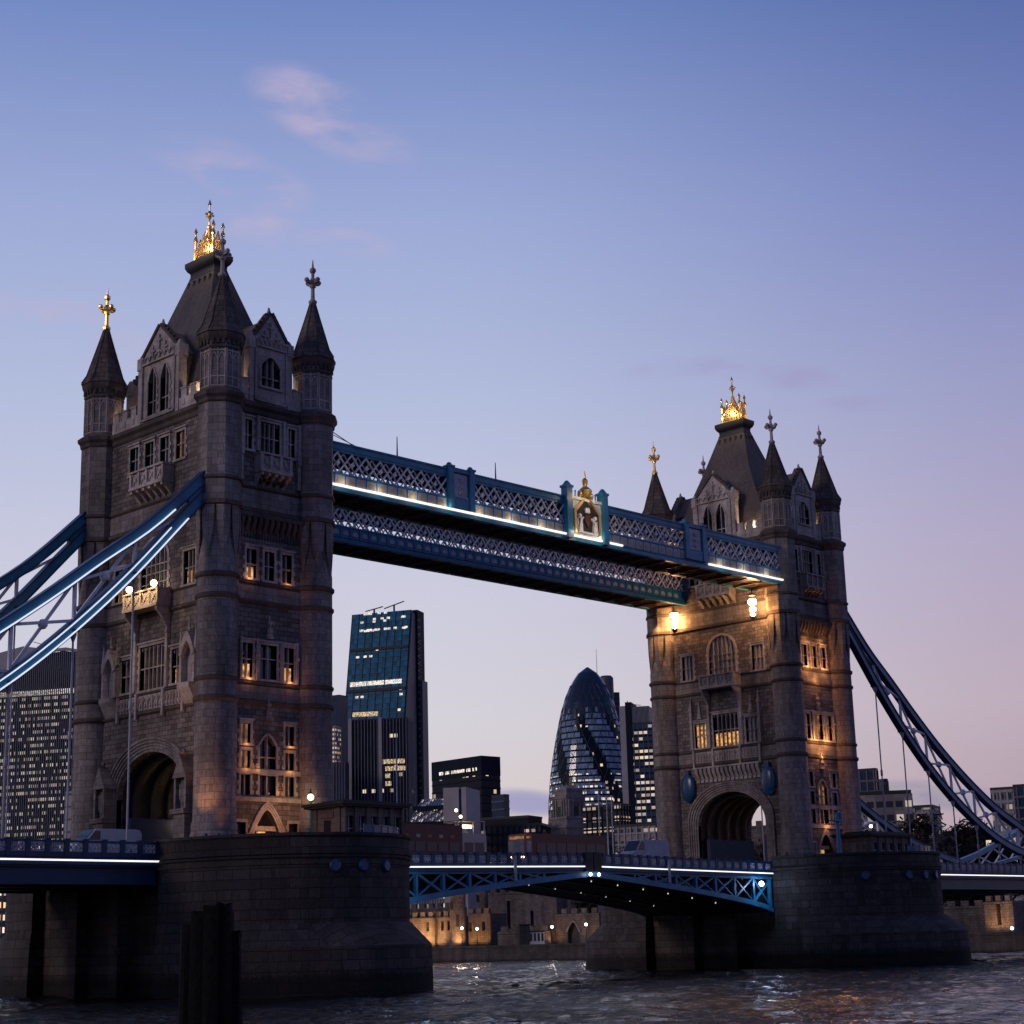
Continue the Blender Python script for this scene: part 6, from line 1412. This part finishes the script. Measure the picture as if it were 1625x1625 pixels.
def mast(x, y, zt, label, plat):
    t = thing('signal_mast', label, 'mast', (x, y, 11.45)); mb = MB(); mb.lathe(x, y, [(.45, 11.45), (.42, 12.6), (.24, 12.9), (.20, zt-.4 if plat else 13.6), (.09, zt if plat else 13.8), (.05, zt)], 10); mb.build('post', BLUE, t)
    if plat:
        mb = MB(); mb.box(x-.9, x+.9, y-.5, y+.5, zt-.9, zt-.75); mb.build('platform', BLUE, t)
        mb = MB(); mb.lathe(x+.5, y, [(.25, zt-.75), (.32, zt-.5), (.32, zt+.1), (.1, zt+.3)], 8); mb.build('signal_lantern', BLUE, t)
mast(8.6, -16.6, 21.8, 'thin tall mast at the right end of the left pier cabin', False)
mast(TX-7.6, -16.6, 17.2, 'blue signal mast with a small platform before the right cabin', True)
mb = MB(); mb.tube([(TX-3.8, -9.9, 11.5), (TX-3.8, -9.9, 21.0)], [.10, .05], 6); mb.solo('flagpole', PALE, 'bare thin pole against the right tower river windows', 'flagpole', (TX-3.8, -9.9, 11.5))

# ------------------------------------------------------------------ vehicles
CARW = plain('white_vehicle_paint', (.52, .51, .54), .3, var=.08); CARR = plain('red_bus_paint', (.095, .013, .010), .35, var=.15); CREAM = plain('cream_paint', (.50, .42, .34), .4, var=.1); ORNG = plain('orange_paint_and_glow', (.46, .12, .035), .4, var=.1); TYRE = plain('tyre_rubber', (.012, .012, .013), .8)
HEAD = emit('headlight', (1, .93, .8), 7.0); SEAT = plain('dark_seat', (.03, .012, .012), .7)
def wheels(t, xs, y0, y1, z, r_=.42):
    for x in xs:
        for y, s in ((y0, -1), (y1, 1)):
            mb = MB(); mb.tube([(x, y-s*.22, z+r_), (x, y, z+r_)], r_, 16); w = mb.build('wheel', TYRE, t); mb = MB(); mb.tube([(x, y+s*.001, z+r_), (x, y+s*.03, z+r_)], r_*.55, 12); mb.build('rim', PALE, w)
def vanlike(x0, dr, y, z, Lg, H, label, name, cat, group, long_roof=True, paint=CARW):
    """dr: +1 faces +x; profile runs from the tail (0) to the nose (Lg)"""
    t = thing(name, label, cat, (x0+dr*Lg/2, y, z), group); F = Fr((x0, y, z), (dr, 0, 0), (0, -1, 0)); w = 1.0
    prof = [(0, .4), (0.02, H*.86), (.18, H*.97), (.6, H), (Lg-2.3, H), (Lg-1.9, H*.97), (Lg-1.05, H*.60), (Lg-.22, H*.48), (Lg, H*.34), (Lg, .35)] if long_roof else [(0, .45), (0, .85), (.5, .95), (1.15, H), (2.5, H), (3.35, .98), (Lg-.1, .78), (Lg, .5), (Lg-.02, .35)]
    mb = MB(); mb.fpoly(F, [(u, v) for u, v in prof], -w, w); b = mb.build('body', paint, t)
    for s in (-1, 1):
        mb = MB(); wq = (w+.001, w+.02) if s > 0 else (-w-.02, -w-.001)
        if long_roof: mb.fpoly(F, [(Lg-2.35, H*.62), (Lg-1.25, H*.62), (Lg-1.85, H*.92), (Lg-2.35, H*.92)], *wq)
        else: mb.fpoly(F, [(.65, .97), (3.1, .97), (2.45, H-.08), (1.2, H-.08)], *wq)
        mb.build('side_window', GLASS, t)
    mb = MB()
    if long_roof: mb.bar(F.p(Lg-1.84, H*.965, 0), F.p(Lg-1.0, H*.605, 0), 1.7, .05)
    else: mb.bar(F.p(2.55, H-.03, 0), F.p(3.3, 1.0, 0), 1.6, .05)
    mb.build('windscreen', GLASS, t)
    for s in (-1, 1): mb = MB(); mb.fb(F, Lg-.05, Lg+.02, .62, .82, s*.7-.15, s*.7+.15); mb.build('headlight', HEAD if dr > 0 else PALE, t)
    mb = MB(); mb.fb(F, Lg-.1, Lg+.06, .35, .55, -w, w); mb.fb(F, -.06, .1, .38, .55, -w, w); mb.build('bumper', TYRE, t)
    wheels(t, (x0+dr*.95, x0+dr*(Lg-.95)), y-1.0, y+1.0, z, .36)
    return t
ROAD = 11.46
vanlike(-9.3, -1, -4.0, ROAD, 6.3, 2.42, 'long white panel van on the left span, before the road arch', 'panel_van', 'van', None)
vanlike(34.6, -1, 1.5, ROAD+.2, 5.6, 2.9, 'white high-roof van between the two red buses', 'panel_van', 'van', None)
vanlike(59.3, -1, -3.8, ROAD+.1, 6.6, 3.0, 'white van near the right tower on the right leaf', 'panel_van', 'van', None, True, PALE)
vanlike(50.2, 1, -3.6, ROAD+.05, 4.3, 1.5, 'pale car right of the orange-fronted bus', 'parked_car', 'car', None, False, PALE)
vanlike(-24.2, -1, -3.4, ROAD, 4.3, 1.6, 'pale car behind the left parapet ahead of the white van', 'parked_car', 'car', None, False, PALE)
def openbus():
    x0, x1, y, z = 20.6, 32.2, -2.2, ROAD+.12; t = thing('open_top_bus', 'red open-top double-decker bus with cream front end, by the left pier', 'bus', ((x0+x1)/2, y, z)); F = Fr((x0, y, z), (1, 0, 0), (0, -1, 0)); Lg = x1-x0; w = 1.25
    mb = MB(); mb.fb(F, 0, Lg*.72, .35, 3.05, -w, w); b = mb.build('body', CARR, t)
    mb = MB(); mb.fpoly(F, [(Lg*.721, .35), (Lg, .35), (Lg+.12, 1.2), (Lg+.08, 2.9), (Lg-.05, 3.1), (Lg*.721, 3.1)], -w, w); c = mb.build('front_end', CREAM, t)
    for s in (-1, 1):
        q = (w+.001, w+.03) if s > 0 else (-w-.03, -w-.001)
        for i in range(5): mb = MB(); mb.fb(F, .6+i*1.5, 1.85+i*1.5, 1.25, 2.15, *q); mb.build('lower_window', GLASS, b)
        for i in range(5): mb = MB(); mb.fb(F, .7+i*1.5, 1.2+i*1.5, 2.55, 2.85, *q); mb.build('side_panel', CREAM if i % 2 else ORNG, b)
    for i in range(2): mb = MB(); mb.fb(F, Lg*.745+i*1.45, Lg*.745+1.2+i*1.45, 1.2, 2.2, w+.001, w+.03); mb.build('cab_window', GLASS, c)
    mb = MB(); mb.fb(F, Lg+.09, Lg+.15, 1.25, 2.6, -1.05, 1.05); mb.build('windscreen', GLASS, c)
    mb = MB()
    for s in (-1, 1): mb.fb(F, 0, Lg*.72, 3.052, 3.75, *sorted((s*w, s*(w-.06)))); mb.fb(F, 0, Lg*.7, 3.751, 3.82, *sorted((s*(w+.02), s*(w-.08))))
    mb.fb(F, 0, .06, 3.052, 3.75, -w+.07, w-.07); mb.build('top_deck_rail', CARR, t)
    mb = MB()
    for i in range(8):
        for s in (-.62, .62): mb.fb(F, .7+i*.95, .85+i*.95, 3.052, 4.0, s-.45, s+.45); mb.fb(F, .851+i*.95, 1.25+i*.95, 3.3, 3.42, s-.45, s+.45)
    mb.build('seat', SEAT, t)
    mb = MB()
    for u in (Lg*.72, Lg*.86, Lg-.12):
        for s in (-w+.05, w-.05): mb.bar(F.p(u, 3.1, s), F.p(u-.05, 4.25, s), .1, .1)
    mb.fb(F, Lg*.70, Lg-.05, 4.25, 4.36, -w, w); mb.build('canopy', CREAM, t)
    mb = MB(); mb.fb(F, Lg*.74, Lg*.84, 3.6, 3.9, w-.2, w-.1); mb.build('canopy_light', BULB, t)
    for s in (-1, 1): mb = MB(); mb.fb(F, Lg+.06, Lg+.14, .75, .95, s*.85-.16, s*.85+.16); mb.build('headlight', HEAD, t)
    wheels(t, (x0+2.2, x1-2.2), y-1.25, y+1.25, z-.1, .5)
def redbus():
    x0, x1, y, z = 36.2, 48.6, -3.9, ROAD+.12; t = thing('single_deck_bus', 'red single-deck bus with an orange glow coloured into its front at mid river', 'bus', ((x0+x1)/2, y, z)); F = Fr((x1, y, z), (-1, 0, 0), (0, -1, 0)); Lg = x1-x0; w = 1.25
    mb = MB(); mb.fpoly(F, [(0, .35), (Lg-.9, .35), (Lg-.9, 3.0), (.2, 3.0), (0, 2.8)], -w, w); b = mb.build('body', CARR, t)
    mb = MB(); mb.fpoly(F, [(Lg-.899, .35), (Lg, .35), (Lg+.1, 1.1), (Lg+.02, 2.9), (Lg-.15, 3.15), (Lg-.899, 3.15)], -w, w); c = mb.build('front_end', ORNG, t)  # orange light on the bus front is put into its paint colour
    for s in (-1, 1):
        q = (w+.001, w+.03) if s > 0 else (-w-.03, -w-.001)
        for i in range(7): mb = MB(); mb.fb(F, .5+i*1.5, 1.85+i*1.5, 1.15, 2.25, *q); mb.build('side_window', GLASS, b)
    mb = MB(); mb.fb(F, 0.4, Lg-1.2, 3.0, 3.18, -w+.15, w-.15); mb.build('roof_pod', CARR, b)
    mb = MB(); mb.fb(F, Lg+.04, Lg+.12, 1.2, 2.5, -1.1, 1.1); mb.fb(F, Lg-.75, Lg-.1, 1.3, 2.4, w+.001, w+.03); mb.build('windscreen', PALEPANE, c)
    mb = MB(); mb.fb(F, Lg+.0, Lg+.07, 2.62, 2.9, -1.0, 1.0); mb.fb(F, Lg-.7, Lg-.1, 2.65, 2.85, w+.002, w+.03); mb.build('destination_board', LITD, c)
    for s in (-1, 1): mb = MB(); mb.fb(F, Lg+.04, Lg+.13, .7, .92, s*.85-.18, s*.85+.18); mb.build('headlight', HEAD, t)
    wheels(t, (x1-2.4, x0+2.6), y-1.25, y+1.25, z-.1, .5)
openbus(); redbus()
for i, (x, y, lab) in enumerate(((30.6, -7.0, 0), (47.2, -6.6, 0), (45.8, -6.8, 0))): pass

# ------------------------------------------------------------------ people by the breastwork
def person(x, y, z, face, coat, hair, label):
    bm = bmesh.new(); sk = bm.verts.layers.skin.verify(); ix = {}
    H = 1.74
    J = dict(pelvis=(0, 0, .93, .15), waist=(0, 0, 1.08, .14), chest=(0, .0, 1.32, .165), neck=(0, .01, 1.49, .062), chin=(0, .025, 1.56, .072), head=(0, .02, 1.64, .10), crown=(0, .0, 1.72, .075), nose=(0, .115, 1.62, .018),
             shl=(.17, 0, 1.42, .075), ell=(.23, -.02, 1.14, .052), wrl=(.22, .10, .92, .036), hal=(.21, .13, .84, .04), shr=(-.17, 0, 1.42, .075), elr=(-.23, -.02, 1.14, .052), wrr=(-.22, .10, .92, .036), har=(-.21, .13, .84, .04),
             hpl=(.09, 0, .86, .105), knl=(.10, .02, .48, .07), anl=(.10, -.01, .09, .045), tol=(.10, .14, .04, .04), hpr=(-.09, 0, .86, .105), knr=(-.10, .02, .48, .07), anr=(-.10, -.01, .09, .045), tor=(-.10, .14, .04, .04))
    for k, (a, b, c, r_) in J.items(): v = bm.verts.new((a, b, c)); v[sk].radius = (r_, r_); v[sk].use_root = (k == 'pelvis'); ix[k] = v
    for a, b in (('pelvis', 'waist'), ('waist', 'chest'), ('chest', 'neck'), ('neck', 'chin'), ('chin', 'head'), ('head', 'crown'), ('head', 'nose'), ('chest', 'shl'), ('shl', 'ell'), ('ell', 'wrl'), ('wrl', 'hal'), ('chest', 'shr'), ('shr', 'elr'), ('elr', 'wrr'), ('wrr', 'har'), ('pelvis', 'hpl'), ('hpl', 'knl'), ('knl', 'anl'), ('anl', 'tol'), ('pelvis', 'hpr'), ('hpr', 'knr'), ('knr', 'anr'), ('anr', 'tor')): bm.edges.new((ix[a], ix[b]))
    me = bpy.data.meshes.new('person'); bm.to_mesh(me); bm.free(); me.materials.append(coat)
    o = bpy.data.objects.new('person', me); COL.objects.link(o); o.location = (x, y, z); o.rotation_euler.z = face; o.modifiers.new('skin', 'SKIN'); o.modifiers.new('sub', 'SUBSURF').render_levels = 1
    tag(o, label, 'person', 'people by the pier breastwork'); ORG[o.name] = Vector((0, 0, 0))
    mb = MB(); mb.lathe(0, -.012, [(.104, 1.60), (.115, 1.66), (.10, 1.73), (.05, 1.775), (.005, 1.785)], 12); mb.build('hair', hair, o)
COATD = plain('dark_coat', (.02, .02, .024), .8); COATB = plain('brown_coat', (.06, .035, .025), .8); HAIRD = plain('dark_hair', (.012, .009, .008), .6)
person(-7.6, -11.6, 11.46, 3.5, COATD, HAIRD, 'person in dark coat at the breastwork, left of two by the left tower corner'); person(-6.9, -12.35, 11.46, 2.6, COATB, HAIRD, 'person in brown coat at the breastwork, right of two by the left tower corner')
person(TX-9.6, -10.9, 11.46, 3.0, COATD, HAIRD, 'person in dark coat by the right tower corner above the pier')

# ------------------------------------------------------------------ old timber mooring pile in front
WOOD = plain('tarred_timber', (.008, .0072, .007), .85, var=.5, scale=6, bump=.6, spec=.15)
def pile():
    c = at(332, 1500, 45); c.z = -1.5
    root = thing('mooring_pile', 'black weathered cluster of timber piles standing in the near water', 'mooring pile', tuple(c)); rr = random.Random(2)
    lay = [(-.50, .0, .24, 4.55), (-.22, -.16, .26, 4.9), (.10, -.22, .25, 5.05), (.38, -.10, .24, 5.12), (.60, .08, .22, 4.35), (-.36, .30, .24, 4.75), (.02, .25, .28, 5.0), (.36, .28, .24, 4.95)]
    for u, v, r_, zt in lay:
        a = Vector((c.x, c.y, 0))+RH*u+FH*v; b = a+RH*u*.22+FH*v*.2; n = 12; rings = []
        for k, z in enumerate((-1.6, 0, 1.5, 3.0, zt-.35, zt-.1, zt)):
            p = b.lerp(a, (z+1.6)/(zt+1.6)); rings.append([(p.x+r_*(1+.10*math.sin(i*2.1+k*.3)+rr.uniform(-.05, .05))*math.cos(2*math.pi*i/n), p.y+r_*(1+.10*math.sin(i*2.1+k*.3))*math.sin(2*math.pi*i/n), z+(rr.uniform(-.10, .10) if k >= 5 else 0)) for i in range(n)])
        mb = MB(); mb.loft(rings); mb.build('timber', WOOD, root)
pile()
